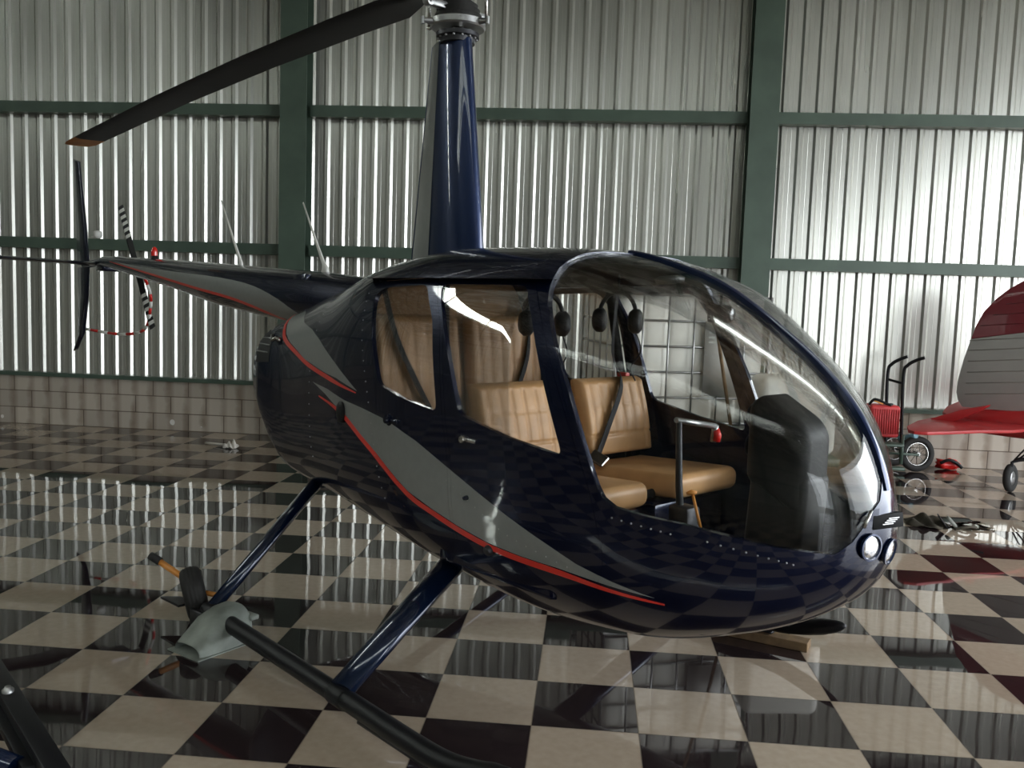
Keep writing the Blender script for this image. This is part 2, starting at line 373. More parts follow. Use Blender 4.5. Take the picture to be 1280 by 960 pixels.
b = MB(); roof_sheet(b, XL, XR, YF - .2, FILL_STRIP[2]); roof_sheet(b, XL, XR, FILL_STRIP[3], RY); roof_sheet(b, XL, FILL_STRIP[0], FILL_STRIP[2], FILL_STRIP[3]); roof_sheet(b, FILL_STRIP[1], XR, FILL_STRIP[2], FILL_STRIP[3])
o = b.build('ceiling_front', M_ZINC, recalc=False); tag(o, kind='structure')
b = MB(); b.add([(FILL_STRIP[0], FILL_STRIP[2], roof_z(FILL_STRIP[2]) + .02), (FILL_STRIP[1], FILL_STRIP[2], roof_z(FILL_STRIP[2]) + .02), (FILL_STRIP[1], FILL_STRIP[3], roof_z(FILL_STRIP[3]) + .02), (FILL_STRIP[0], FILL_STRIP[3], roof_z(FILL_STRIP[3]) + .02)], [(0, 1, 2, 3)], False)
o = b.build('window_3', M_PANE, recalc=False); tag(o, kind='structure')  # pane of the added fill strip
wi = 1
for s0, s1 in SKY:
    b = MB(); b.add([(x_, f_(x_), roof_z(f_(x_)) + .02) for x_, f_ in ((s0, SY0), (s1, SY0), (s1, SY1), (s0, SY1))], [(0, 1, 2, 3)], False)
    o = b.build('window_%d' % wi, M_PANE, recalc=False); tag(o, kind='structure'); wi += 1
ti = 60
for x in COLX:
    for ya in (WY - .12, YF + .12):
        b = MB()
        for dz in (-.16, -.52):
            b.tube([(x, ya, roof_z(ya) + dz), (x, RY, roof_z(RY) + dz)], .035, 6)
        m = 9
        for i in range(m):
            y0 = ya + (RY - ya) * i / m; y1 = ya + (RY - ya) * (i + .5) / m; y2 = ya + (RY - ya) * (i + 1) / m
            b.tube([(x, y0, roof_z(y0) - .52), (x, y1, roof_z(y1) - .16), (x, y2, roof_z(y2) - .52)], .018, 6)
        o = b.build('trim_%d' % ti, M_GREEN); tag(o, kind='structure'); ti += 1
b = MB()
for k in range(7):
    for ya in (WY, YF):
        y = ya + (RY - ya) * (k + .3) / 7; b.box((XL, y - .03, roof_z(y) - .12), (XR, y + .03, roof_z(y) - .005))
o = b.build('trim_%d' % ti, M_GREEN); tag(o, kind='structure'); ti += 1

# left gable: sheet up to a line, then open truss light band under the roof
o = corrugated('wall_left', 0, WY - YF, lambda x: 0, lambda x: roof_z(WY - x), (XL, WY, 0), rot=-PI / 2, mat=M_OLD); tag(o, kind='structure')
b = MB()
for k in range(12):
    y = YF + (WY - YF) * k / 11; b.box((XL - .02, y - .03, 5.9), (XL + .06, y + .03, roof_z(y)))
b.box((XL - .03, YF, 5.85), (XL + .07, WY, 6.0))
o = b.build('trim_%d' % ti, M_GREEN); tag(o, kind='structure'); ti += 1
# front wall behind the camera
FX0, FX1 = 7.0, 9.3
o = corrugated('wall_front', XL, FX0, lambda x: 0, lambda x: EAVE + .1, (0, YF, 0), mat=M_OLD); tag(o, kind='structure')
o = corrugated('wall_front_upper', FX0, XR, lambda x: 4.6, lambda x: EAVE + .1, (0, YF, 0)); tag(o, kind='structure')
b = MB()
for x in COLX[:8] + [6.9]: b.box((x - .15, YF, 0), (x + .15, YF + .25, 6.2))
for z in (2.2, 3.8, 5.4): b.box((XL, YF + .02, z), (FX0, YF + .12, z + .13))
o = b.build('trim_%d' % ti, M_GREEN); tag(o, kind='structure'); ti += 1
# right gable with the big hangar doorway
DY0, DY1, DZ = -8.6, 4.8, 5.0
def wr(name, y0, y1, z0, z1f):
    o = corrugated(name, 0, y1 - y0, lambda x: z0, lambda x: z1f(y0 + x), (XR, y0, 0), rot=PI / 2); tag(o, kind='structure')
wr('wall_right_rear', DY1, WY, 0, roof_z); wr('wall_right_near', YF, DY0, 0, roof_z); wr('wall_right_upper', DY0, DY1, DZ, roof_z)
b = MB(); b.box((XR - .12, DY0 - .1, 0), (XR + .1, DY0, DZ + .1)); b.box((XR - .12, DY1, 0), (XR + .1, DY1 + .1, DZ + .1)); b.box((XR - .12, DY0, DZ), (XR + .1, DY1, DZ + .18))

o = b.build('door_1', M_GREEN); tag(o, kind='structure')

# ================================================================== HELICOPTER
YAW = math.radians(-42.03)
HELI = thing('helicopter', 'dark blue helicopter with grey swoosh, red pinstripe and bubble windshield', 'helicopter', (-.044, .292, 0), YAW)
RH = Matrix.Translation((-.044, .292, 0)) @ Matrix.Rotation(YAW, 4, 'Z')

KK = np.array([[-2.12, 1.459, 1.11, .359], [-2., 1.552, .898, .45], [-1.751, 1.648, .598, .456], [-1.252, 1.768, .554, .516], [-.752, 1.881, .496, .593],
               [-.153, 1.945, .42, .643], [.396, 1.933, .375, .642], [.875, 1.829, .408, .602], [1.26, 1.612, .521, .489], [1.549, 1.349, .686, .275], [1.683, .963, .963, 0.]])
XM = 1.6833
def spl(xk, yk, x):
    xk = np.asarray(xk); yk = np.asarray(yk); h = np.diff(xk); dl = np.diff(yk) / h; m = np.zeros(len(xk))
    for i in range(1, len(xk) - 1):
        if dl[i - 1] * dl[i] > 0:
            w1 = 2 * h[i] + h[i - 1]; w2 = h[i] + 2 * h[i - 1]; m[i] = (w1 + w2) / (w1 / dl[i - 1] + w2 / dl[i])
    m[0] = dl[0]; m[-1] = dl[-1]
    i = np.clip(np.searchsorted(xk, x) - 1, 0, len(h) - 1); t = (x - xk[i]) / h[i]
    return (2*t**3-3*t**2+1)*yk[i]+(t**3-2*t**2+t)*h[i]*m[i]+(-2*t**3+3*t**2)*yk[i+1]+(t**3-t**2)*h[i]*m[i+1]
UK = -np.sqrt(np.maximum(XM - KK[:, 0], 0))
ETX = [-2.2, -1.7, -1.2, -.7, .45, .9, 1.3, 1.7]; ETV = [3.0, 3.0, 3.4, 4.2, 4.2, 3.3, 2.6, 2.2]
def sect(x):
    u = -np.sqrt(np.maximum(XM - np.asarray(x, float), 0))
    zt, zb, w = spl(UK, KK[:, 1], u), spl(UK, KK[:, 2], u), spl(UK, KK[:, 3], u)
    return zt, zb, np.maximum(w, 1e-4), np.interp(x, ETX, ETV)
def Fimp(P):
    x = np.clip(P[:, 0], -2.12, XM - 1e-5); zt, zb, w, et = sect(x); zc = zb + (zt - zb) * .4
    z = P[:, 2]; up = z > zc; h = np.maximum(np.where(up, zt - zc, zc - zb), 1e-4); e = np.where(up, et, 2.8)
    return (np.abs(P[:, 1]) / w) ** e + (np.abs(z - zc) / h) ** e
def grad(P):
    G = np.zeros_like(P); e = 1.5e-3
    for k in range(3):
        d = np.zeros(3); d[k] = e; G[:, k] = Fimp(P + d) - Fimp(P - d)
    # near the nose tip fall back on an ellipsoid-like normal
    nose = P[:, 0] > XM - .012
    if nose.any():
        Q = P[nose]; G[nose] = np.stack([np.full(len(Q), 1.0), Q[:, 1] * 8, (Q[:, 2] - .963) * 3.2], 1)
    G /= np.maximum(np.linalg.norm(G, axis=1, keepdims=True), 1e-9); return G
NS, NT = 84, 88
def loft(off=0., ns=NS, nt=NT):
    u = np.linspace(UK[0], -.035, ns); xs = XM - u * u
    out = []
    th = np.linspace(0, 2 * np.pi, 721)
    for x in xs:
        zt, zb, w, et = [float(q) for q in sect(x)]; zc = zb + (zt - zb) * .4
        c, s = np.cos(th), np.sin(th); e = np.where(s > 0, et, 2.8)
        y = w * np.sign(c) * np.abs(c) ** (2 / e); z = zc + np.where(s > 0, zt - zc, zc - zb) * np.sign(s) * np.abs(s) ** (2 / e)
        L = np.concatenate([[0], np.cumsum(np.hypot(np.diff(y), np.diff(z)))]); q = np.linspace(0, L[-1], nt + 1)[:-1]
        out.append(np.stack([np.full(nt, x), np.interp(q, L, y), np.interp(q, L, z)], 1))
    V = np.concatenate(out)
    if off: 
        N = grad(V); V = V + N * off
    tip = np.array([[XM + off, 0, .963]])
    V = np.concatenate([V, tip]); fs = []
    for i in range(ns - 1):
        for j in range(nt): fs.append([i * nt + j, (i + 1) * nt + j, (i + 1) * nt + (j + 1) % nt, i * nt + (j + 1) % nt])
    for j in range(nt): fs.append([(ns - 1) * nt + j, len(V) - 1, (ns - 1) * nt + (j + 1) % nt])
    fs.append(list(range(nt)))
    if off: V[:nt, 0] -= 0; V[:nt, 0] += (-off if off < 0 else -off)
    return V, fs
def mesh_from(V, F, name='tmp'):
    me = bpy.data.meshes.new(name); me.from_pydata([tuple(v) for v in V], [], F)
    bm = bmesh.new(); bm.from_mesh(me); bmesh.ops.recalc_face_normals(bm, faces=bm.faces[:]); bm.to_mesh(me); bm.free(); return me
def shell(o1, o2, ns=NS, nt=NT):
    V1, F1 = loft(o1, ns, nt); V2, F2 = loft(o2, ns, nt); k = len(V1)
    V = np.concatenate([V1, V2]); me = bpy.data.meshes.new('shell')
    m1 = mesh_from(V1, F1); 
    # orient outer outward, inner inward
    def orient(me_, sgn):
        vol = 0
        for p in me_.polygons:
            c = p.center; vol += c.dot(p.normal) * p.area
        return vol * sgn < 0
    m2 = mesh_from(V2, F2)
    bm = bmesh.new(); bm.from_mesh(m1)
    if orient(m1, 1): bmesh.ops.reverse_faces(bm, faces=bm.faces[:])
    b2 = bmesh.new(); b2.from_mesh(m2)
    if not orient(m2, 1): bmesh.ops.reverse_faces(b2, faces=b2.faces[:])
    b2.to_mesh(m2); b2.free()
    bm.from_mesh(m2); bm.to_mesh(me); bm.free(); return me
def boolean(me, cutters, op):
    o = bpy.data.objects.new('t', me); COL.objects.link(o); tmp = [o]
    for c in cutters:
        co = bpy.data.objects.new('c', c); COL.objects.link(co); tmp.append(co)
        md = o.modifiers.new('b', 'BOOLEAN'); md.operation = op; md.object = co; md.solver = 'EXACT'
    dg = bpy.context.evaluated_depsgraph_get(); dg.update()
    r = bpy.data.meshes.new_from_object(o.evaluated_get(dg))
    for t in tmp: bpy.data.objects.remove(t)
    r.materials.clear()
    return r
def prism_me(poly, h0, h1, plane='XZ'):
    b = MB(); b.prism(poly, h0, h1, plane); me = bpy.data.meshes.new('p'); me.from_pydata(b.v, [], b.f)
    bm = bmesh.new(); bm.from_mesh(me); bmesh.ops.recalc_face_normals(bm, faces=bm.faces[:]); bm.to_mesh(me); bm.free(); return me
def loftnormals(me):
    """shade with the exact surface normal wherever a face lies on the loft"""
    n = len(me.vertices); P = np.zeros(n * 3); me.vertices.foreach_get('co', P); P = P.reshape(-1, 3)
    if n == 0: return
    G = grad(P); nor = []
    for p in me.polygons: p.use_smooth = True
    cn = [tuple(p.normal) for p in me.polygons]
    for p in me.polygons:
        f = np.array(p.normal)
        for li in p.loop_indices:
            g = G[me.loops[li].vertex_index]; dd = float(g @ f)
            if P[me.loops[li].vertex_index][0] < -2.10: nor.append(tuple(f)); continue
            if dd > .86: nor.append(tuple(g))
            elif dd < -.86: nor.append(tuple(-g))
            else: nor.append(tuple(f))
    me.normals_split_custom_set(nor)
def obj_from(me, name, mats, parent, fn=True):
    if fn: loftnormals(me)
    me.name = name
    return link(name, me, parent, mats)
def join_meshes(parts):
    """parts: list of (mesh, material_index) -> one mesh (keeps loft normals by recomputation)"""
    bm = bmesh.new()
    for me, mi in parts:
        k = len(bm.faces); bm.from_mesh(me); bm.faces.ensure_lookup_table()
        for f in bm.faces[k:]: f.material_index = mi if mi is not None else f.material_index
    r = bpy.data.meshes.new('j'); bm.to_mesh(r); bm.free(); return r

# side-view outlines (metres in the helicopter's own frame)
P_REAR = round_poly([(-.575, 1.705), (-.515, 1.745), (-.155, 1.762), (-.052, 1.61), (.020, 1.227), (-.245, 1.262), (-.434, 1.303), (-.52, 1.50)], .04)
P_FRONT = round_poly([(-.058, 1.765), (.455, 1.765), (.532, 1.633), (.735, 1.144), (.443, 1.181), (.165, 1.235), (.044, 1.548)], .035)
P_RDOOR = round_poly([(-.60, 1.775), (-.098, 1.795), (.004, 1.60), (.055, 1.22), (.105, 1.02), (.12, .66), (-.30, .70), (-.43, 1.12), (-.50, 1.40)], .05)
P_FDOOR = round_poly([(-.080, 1.795), (.484, 1.795), (.575, 1.64), (.705, 1.37), (.865, 1.03), (.93, .80), (.86, .62), (.14, .66), (.125, 1.02), (.075, 1.22), (.024, 1.60)], .05)
P_WS = [(.56, 2.3), (.545, 1.84), (.560, 1.76), (.580, 1.70), (.638, 1.578), (.743, 1.38), (.83, 1.187), (.888, 1.06), (.915, 1.02), (.96, .995), (1.08, .98), (1.2, .972), (1.32, .954), (1.446, .928), (1.558, .912), (1.64, .908), (2.0, .908), (2.0, 2.3)]
P_V = [(-.5, .5), (-.30, .84), (-.165, .95), (-.135, .992), (-.095, 1.048), (-.055, 1.08), (-.02, 1.15), (.02, 1.15), (.055, 1.08), (.095, 1.048), (.135, .992), (.165, .95), (.30, .84), (.5, .5)]
def shrink(poly, d):
    c = Vector((sum(p[0] for p in poly) / len(poly), sum(p[1] for p in poly) / len(poly))); n = len(poly); out = []
    ar = sum(poly[i][0] * poly[(i + 1) % n][1] - poly[(i + 1) % n][0] * poly[i][1] for i in range(n)); sg = 1 if ar > 0 else -1
    for i in range(n):
        t = (Vector(poly[(i + 1) % n]) - Vector(poly[i - 1])).normalized(); nn = Vector((-t.y, t.x)) * sg
        out.append((poly[i][0] + nn.x * d, poly[i][1] + nn.y * d))
    return out
ws_cut = boolean(prism_me(P_WS, -1.2, 1.2), [prism_me(P_V, 1.30, 2.2, 'YZ')], 'DIFFERENCE')
# stripe decals ------------------------------------------------------------
GREY_LOW = [(-1.19, 1.243), (-.985, 1.225), (-.779, 1.192), (-.56, 1.172), (-.347, 1.146), (-.12, 1.085), (.107, 1.002), (.30, .932), (.499, .861), (.66, .805), (.804, .753), (.95, .718), (1.10, .688), (.928, .700), (.723, .716), (.53, .722), (.343, .735), (.16, .765), (-.012, .806), (-.179, .852), (-.443, .985), (-.60, 1.05), (-.776, 1.128), (-.90, 1.16), (-1.02, 1.20)]
def ribbon(line, w0, w1):
    n = len(line); up = []; dn = []
    for i, (x, z) in enumerate(line):
        a = Vector(line[max(i - 1, 0)]); b = Vector(line[min(i + 1, n - 1)]); t = (b - a).normalized(); nn = Vector((-t.y, t.x))
        w = w0 + (w1 - w0) * i / (n - 1); w *= min(1, .25 + 3.2 * min(i, n - 1 - i) / (n - 1) * 1.3)
        up.append((x + nn.x * w / 2, z + nn.y * w / 2)); dn.append((x - nn.x * w / 2, z - nn.y * w / 2))
    return up + dn[::-1]
RED_LOW = ribbon([(p.x, p.y) for p in smooth_path([(-1.10, 1.178, 0), (-.92, 1.150, 0), (-.776, 1.112, 0), (-.60, 1.035, 0), (-.443, .968, 0), (-.179, .836, 0), (-.012, .788, 0), (.16, .748, 0), (.343, .718, 0), (.53, .706, 0), (.723, .698, 0), (.928, .680, 0), (1.13, .668, 0)], 3)], .026, .026)
GREY_UP = [(-1.93, 1.60), (-1.80, 1.62), (-1.60, 1.60), (-1.477, 1.545), (-1.30, 1.515), (-1.146, 1.466), (-.90, 1.365), (-.645, 1.250), (-.76, 1.270), (-.878, 1.292), (-1.02, 1.305), (-1.155, 1.326), (-1.32, 1.352), (-1.474, 1.398), (-1.60, 1.43), (-1.70, 1.47), (-1.78, 1.53), (-1.84, 1.58)]
RED_UP = ribbon([(p.x, p.y) for p in smooth_path([(-1.86, 1.585, 0), (-1.80, 1.52, 0), (-1.71, 1.45, 0), (-1.60, 1.412, 0), (-1.474, 1.380, 0), (-1.30, 1.335, 0), (-1.155, 1.308, 0), (-.99, 1.285, 0), (-.84, 1.263, 0), (-.655, 1.240, 0)], 3)], .026, .022)
VENT = [(-2.03, 1.48), (-1.87, 1.47), (-1.83, 1.30), (-1.99, 1.29)]
decal = shell(.0016, -.002)
d_grey = boolean(decal, [boolean(prism_me(GREY_LOW, -1, 1), [prism_me(GREY_UP, -1, 1)], 'UNION')], 'INTERSECT')
decal2 = shell(.0024, -.002)
d_red = boolean(decal2, [boolean(prism_me(RED_LOW, -1, 1), [prism_me(RED_UP, -1, 1)], 'UNION')], 'INTERSECT')
d_blk = boolean(shell(.0030, -.002), [prism_me(VENT, -1, 1)], 'INTERSECT')
body = shell(0, -.022)
wins = {}
cut_all = [prism_me(P_RDOOR, -1.2, 1.2), prism_me(P_FDOOR, -1.2, 1.2), ws_cut]
fus = boolean(body, cut_all, 'DIFFERENCE')
def doors_out(me): return boolean(me, [prism_me(P_RDOOR, -1.2, 1.2), prism_me(P_FDOOR, -1.2, 1.2)], 'DIFFERENCE')
fz = join_meshes([(fus, 0), (doors_out(d_grey), 1), (doors_out(d_red), 2), (d_blk, 3)])
FUS = obj_from(fz, 'fuselage', [M_BLUE, M_GREY, M_RED, M_BLACK], HELI)

glass_sh = shell(-.004, -.010)
for side, (h0, h1) in (('right', (-1.2, -.12)), ('left', (.12, 1.2))):
    for pd, pw, nm in ((P_FDOOR, P_FRONT, 'front_door'), (P_RDOOR, P_REAR, 'rear_door')):
        sd = shrink(pd, .0018)
        d0 = boolean(boolean(body, [prism_me(sd, h0, h1)], 'INTERSECT'), [prism_me(pw, h0, h1)], 'DIFFERENCE')
        dg_ = boolean(d_grey, [prism_me(sd, h0, h1)], 'INTERSECT'); dr_ = boolean(d_red, [prism_me(sd, h0, h1)], 'INTERSECT')
        D = obj_from(join_meshes([(d0, 0), (dg_, 1), (dr_, 2)]), nm, [M_BLUE, M_GREY, M_RED], HELI)
        g = boolean(glass_sh, [prism_me(shrink(pw, -.004), h0, h1)], 'INTERSECT')
        obj_from(g, 'window_pane', [M_GLASS], D)
        s = -1 if side == 'right' else 1
        b = MB()
        hx, hz = (.205, 1.136) if nm == 'front_door' else (-.33, 1.15)
        b.lathe([(0, .022), (.013, .021), (.016, .016), (.016, 0), (.026, -.001), (.026, -.012)], (hx, s * .640, hz), (0, s, 0), 20)
        b.rbox((hx + .015, s * .645 - .006, hz - .008), (hx + .075, s * .645 + .008, hz + .008), .003, 2)
        b.build('door_handle', M_CHROME if nm == 'front_door' else M_BLUE, D, sharp=.6)
# windshield in two halves either side of the bow
ws_sh = shell(-.003, -.009, 110, 110)
for (h0, h1) in ((-1.2, -.012), (.012, 1.2)):
    half = boolean(boolean(ws_sh, [ws_cut], 'INTERSECT'), [prism_me([(.3, .5), (2.2, .5), (2.2, 2.5), (.3, 2.5)], h0, h1)], 'INTERSECT')
    obj_from(half, 'windshield', [M_SCREEN], HELI)
# bow strip
us = np.linspace(-np.sqrt(XM - .50), -.04, 70); bx = XM - us * us
bow = [(float(x), 0, float(sect(x)[0])) for x in bx]; bow = [p for p in bow if p[2] > 1.10]
b = MB()
nb = len(bow); vs = []
for i, p in enumerate(bow):
    a = Vector(bow[max(i - 1, 0)]); c = Vector(bow[min(i + 1, nb - 1)]); t = (c - a).normalized(); n_ = Vector((-t.z, 0, t.x)); n_ = -n_ if n_.z < -.2 else n_
    if n_.x < 0 and abs(n_.z) < .3: n_ = -n_
    P = Vector(p); w = .017
    vs += [P + n_ * .006 + Vector((0, -w, 0)), P + n_ * .011 + Vector((0, -w * .5, 0)), P + n_ * .011 + Vector((0, w * .5, 0)), P + n_ * .006 + Vector((0, w, 0)), P - n_ * .03 + Vector((0, w * .8, 0)), P - n_ * .03 + Vector((0, -w * .8, 0))]
fs = [(i * 6 + j, i * 6 + (j + 1) % 6, (i + 1) * 6 + (j + 1) % 6, (i + 1) * 6 + j) for i in range(nb - 1) for j in range(6)]
b.add(vs, fs, True); b.build('windshield_bow', M_BLUE2, HELI, sharp=.7)

def on_surf(x, y, z, out=0.):
    """snap a point to the loft along its gradient"""
    P = np.array([[x, y, z]], float)
    for _ in range(12):
        g = grad(P); e = 1e-3; f = Fimp(P) - 1; df = (Fimp(P + g * e) - Fimp(P - g * e)) / (2 * e); P = P - g * (np.clip(f / np.maximum(df, .2), -.05, .05))[:, None]
    g = grad(P); return Vector(P[0]) + Vector(g[0]) * out, Vector(g[0])
# landing lights
for (y, z) in ((-.102, .930), (.004, .945)):
    p, n_ = on_surf(1.66, y, z); n_ = (n_ + Vector((.3, 0, 0))).normalized()
    b = MB()
    b.lathe([(.047, .004), (.047, .011), (.041, .012), (.040, -.01)], p, n_, 28); ring = b.build('landing_light', M_BLUE2, HELI, sharp=.6)
    b = MB(); b.lathe([(.040, .005), (.028, .010), (.012, .013), (.0005, .014)], p, n_, 28); b.build('lens', M_LENS, ring)
# nose air intake
p, n_ = on_surf(1.675, -.035, 1.012)
M_ = Matrix.Translation(p) @ n_.to_track_quat('X', 'Z').to_matrix().to_4x4()
b = MB(); b.rbox((-.03, -.062, -.026), (.004, .085, .024), .004, 2, M_); vent = b.build('nose_vent', pbr('black_recess', (.003, .003, .004), .6, noise=.1, spec=.1), HELI, sharp=.6)
b = MB()
for k in range(4): b.box((.0042, -.02 + k * .010, -.012 + k * .006), (.008, .03 + k * .010, -.009 + k * .006), M_)
b.build('vent_slat', M_ALU, vent)
p, n_ = on_surf(1.655, -.125, 1.03)
b = MB(); b.tube([p + n_ * .008 + Vector((0, -.02, -.03)), p + n_ * .012, p + n_ * .008 + Vector((0, .025, .02))], .006, 8); b.build('latch', M_CHROME, HELI)
# static port / knobs on the side
for (x, y, z, mt, r) in ((-.80, -.60, 1.13, M_BLACK, .036), (.349, -.612, .705, M_DKMET, .022), (.235, -.64, .90, M_BLUE, .01)):
    for s in (1, -1):
        p, n_ = on_surf(x, y * s, z); b = MB(); b.lathe([(r, -.004), (r, .012), (r * .8, .020), (r * .3, .022), (.0005, .022)], p, n_, 22)
        if r > .03:
            for i, v in enumerate(b.v): b.v[i] = (v[0], v[1], p.z + (v[2] - p.z) * 1.5)
        b.build('fuel_cap' if r > .03 else 'drain_knob', mt, HELI, sharp=.7)
# rivets along the seams (surface pattern of the fuselage: one part)
b = MB()
def rivets(line, step=.045, r=.0035):
    P = [Vector((x, z, 0)) for x, z in line]; acc = 0
    for a, c in zip(P[:-1], P[1:]):
        L = (c - a).length; t = acc
        while t < L:
            q = a + (c - a) * t / L
            for s in (-1, 1):
                p, n_ = on_surf(q.x, s * .6 if q.x < 1.2 else s * .35, q.y)
                if abs(p.x - q.x) < .06 and abs(p.z - q.y) < .06: b.lathe([(r, -.001), (r, .002), (.0004, .0032)], p, n_, 6)
            t += step
        acc = t - L
rivets([(.96, .955), (1.2, .932), (1.32, .912), (1.446, .886), (1.56, .866)], .04)
rivets([(.60, 1.72), (.68, 1.56), (.79, 1.36), (.88, 1.16), (.93, 1.05)][::-1], .055) if False else None
rivets([(-.66, 1.74), (-.62, 1.5), (-.52, 1.2), (-.38, .75)], .05)
rivets([(-1.25, 1.66), (-1.25, 1.2), (-1.22, .8)], .06)
rivets([(.1, .95), (.45, .80), (.8, .72)], .05)
o = b.build('rivet_row', M_ALU, HELI); o['kind'] = 'stuff'

# cowl louvres
b = MB()
for k in range(3):
    pts = []
    for x in np.linspace(-1.985, -1.865, 5):
        p, n_ = on_surf(x, -.40, 1.435 - k * .045, .006); pts.append(p)
    b.tube(pts, .0045, 6)
b.build('louvre', M_ALU, HELI)
p, n_ = on_surf(-1.79, -.41, 1.44, .0)
b = MB(); b.tube([p + Vector((-.05, -.01, .02)), p + Vector((-.02, -.03, -.01)), p + Vector((.03, -.03, .01)), p + Vector((.05, -.01, -.01))], .012, 8); b.build('latch', M_CHROME, HELI)

# mast fairing -------------------------------------------------------------
def fairing(levels, n=40):
    vs = []; fs = []
    for (z, xf, xr, w) in levels:
        for j in range(n):
            t = 2 * PI * j / n; c = math.cos(t); s = math.sin(t)
            ch = xf - xr
            # teardrop: x by angle, thickness by distribution
            u = (1 - c) / 2          # 0 nose .. 1 tail
            th = w * 2.6 * (math.sqrt(u) * .62 - .30 * u - .32 * u * u) if u < 1 else 0
            vs.append((xf - ch * u, (1 if s >= 0 else -1) * max(th, .006 if .01 < u else 0), z))
    k = len(levels)
    for i in range(k - 1):
        for j in range(n): fs.append((i * n + j, i * n + (j + 1) % n, (i + 1) * n + (j + 1) % n, (i + 1) * n + j))
    fs += [list(range(n)), [(k - 1) * n + j for j in range(n)]]
    return vs, fs
b = MB(); lv = []
for z in np.linspace(1.78, 3.02, 14):
    t = (z - 1.95) / (3.03 - 1.95)
    lv.append((float(z), -.465 + (-.610 + .465) * t, -1.045 + (-.905 + 1.045) * t, .135 - .035 * t))
vs, fs = fairing(lv); b.add(vs, fs, True); b.build('mast_fairing', M_BLUE2, HELI, sharp=.7)
b = MB()   # grey rear cheek panels of the fairing
for s in (-1, 1):
    P = []
    for z, xf, xr, w in lv[1:]:
        ch = xf - xr
        for u in (.60, .72, .84, .96): P.append((xf - ch * u, s * (w * 2.6 * (math.sqrt(u) * .62 - .30 * u - .32 * u * u) + .003), z))
    nz = len(lv) - 1
    b.add(P, [(i * 4 + j, i * 4 + j + 1, (i + 1) * 4 + j + 1, (i + 1) * 4 + j) for i in range(nz - 1) for j in range(3)], True)
b.build('fairing_panel', M_GREY, HELI, recalc=False)
b = MB(); b.tube([(-.70, 0, 2.9), (-.70, 0, 3.40)], .032, 18); mast = b.build('rotor_mast', M_CHROME, HELI, sharp=.7)
b = MB(); b.lathe([(.001, 3.00), (.088, 3.00), (.092, 3.025), (.11, 3.03), (.11, 3.05), (.06, 3.055), (.06, 3.06)], (-.70, 0, 0), n=36)
b.build('bearing_cap', M_DKMET, HELI, sharp=.6)
for k in range(14):
    a = 2 * PI * k / 14; b = MB(); b.lathe([(.007, 3.02), (.007, 3.055), (.0005, 3.057)], (-.70 + .096 * math.cos(a), .096 * math.sin(a), 0), n=8); b.build('bolt', M_ALU, HELI)
b = MB(); b.lathe([(.05, 3.075), (.135, 3.072), (.142, 3.08), (.142, 3.108), (.132, 3.115), (.10, 3.12), (.05, 3.12)], (-.70, 0, 0), n=44)
for a in (.2, 2.3, 4.4):
    c, s = math.cos(a), math.sin(a); b.tube([(-.70 + .12 * c, .12 * s, 3.095), (-.70 + .185 * c, .185 * s, 3.09)], [.02, .012], 10); b.lathe([(.0005, -.02), (.010, -.018), (.010, .018), (.0005, .02)], (-.70 + .19 * c, .19 * s, 3.09), (0, 0, 1), 10)
b.build('swashplate', M_ALU, HELI, sharp=.6)
b = MB(); b.lathe([(.115, 3.12), (.120, 3.14), (.095, 3.15), (.112, 3.165), (.085, 3.175), (.100, 3.19), (.07, 3.21), (.05, 3.23), (.034, 3.25)], (-.70, 0, 0), n=36); b.build('rubber_boot', M_RUBBER, HELI)
b = MB(); b.rbox((-.70 - .02, -.19, 3.15), (-.70 + .02, .19, 3.185), .006, 2); b.lathe([(.012, -.022), (.022, -.02), (.022, .02), (.012, .022)], (-.70, -.19, 3.168), (1, 0, 0), 16); b.build('rotating_scissor', M_ALU, HELI, sharp=.6)
for (x, y) in ((-.86, -.06), (-.84, .03), (-.55, .06)):
    b = MB(); b.tube([(x, y, 3.09), (x - .01, y, 3.33)], .0085, 10); b.lathe([(.0005, 0), (.014, .002), (.014, .02), (.0005, .022)], (x, y, 3.085), n=10); b.build('pitch_link', M_CHROME, HELI)
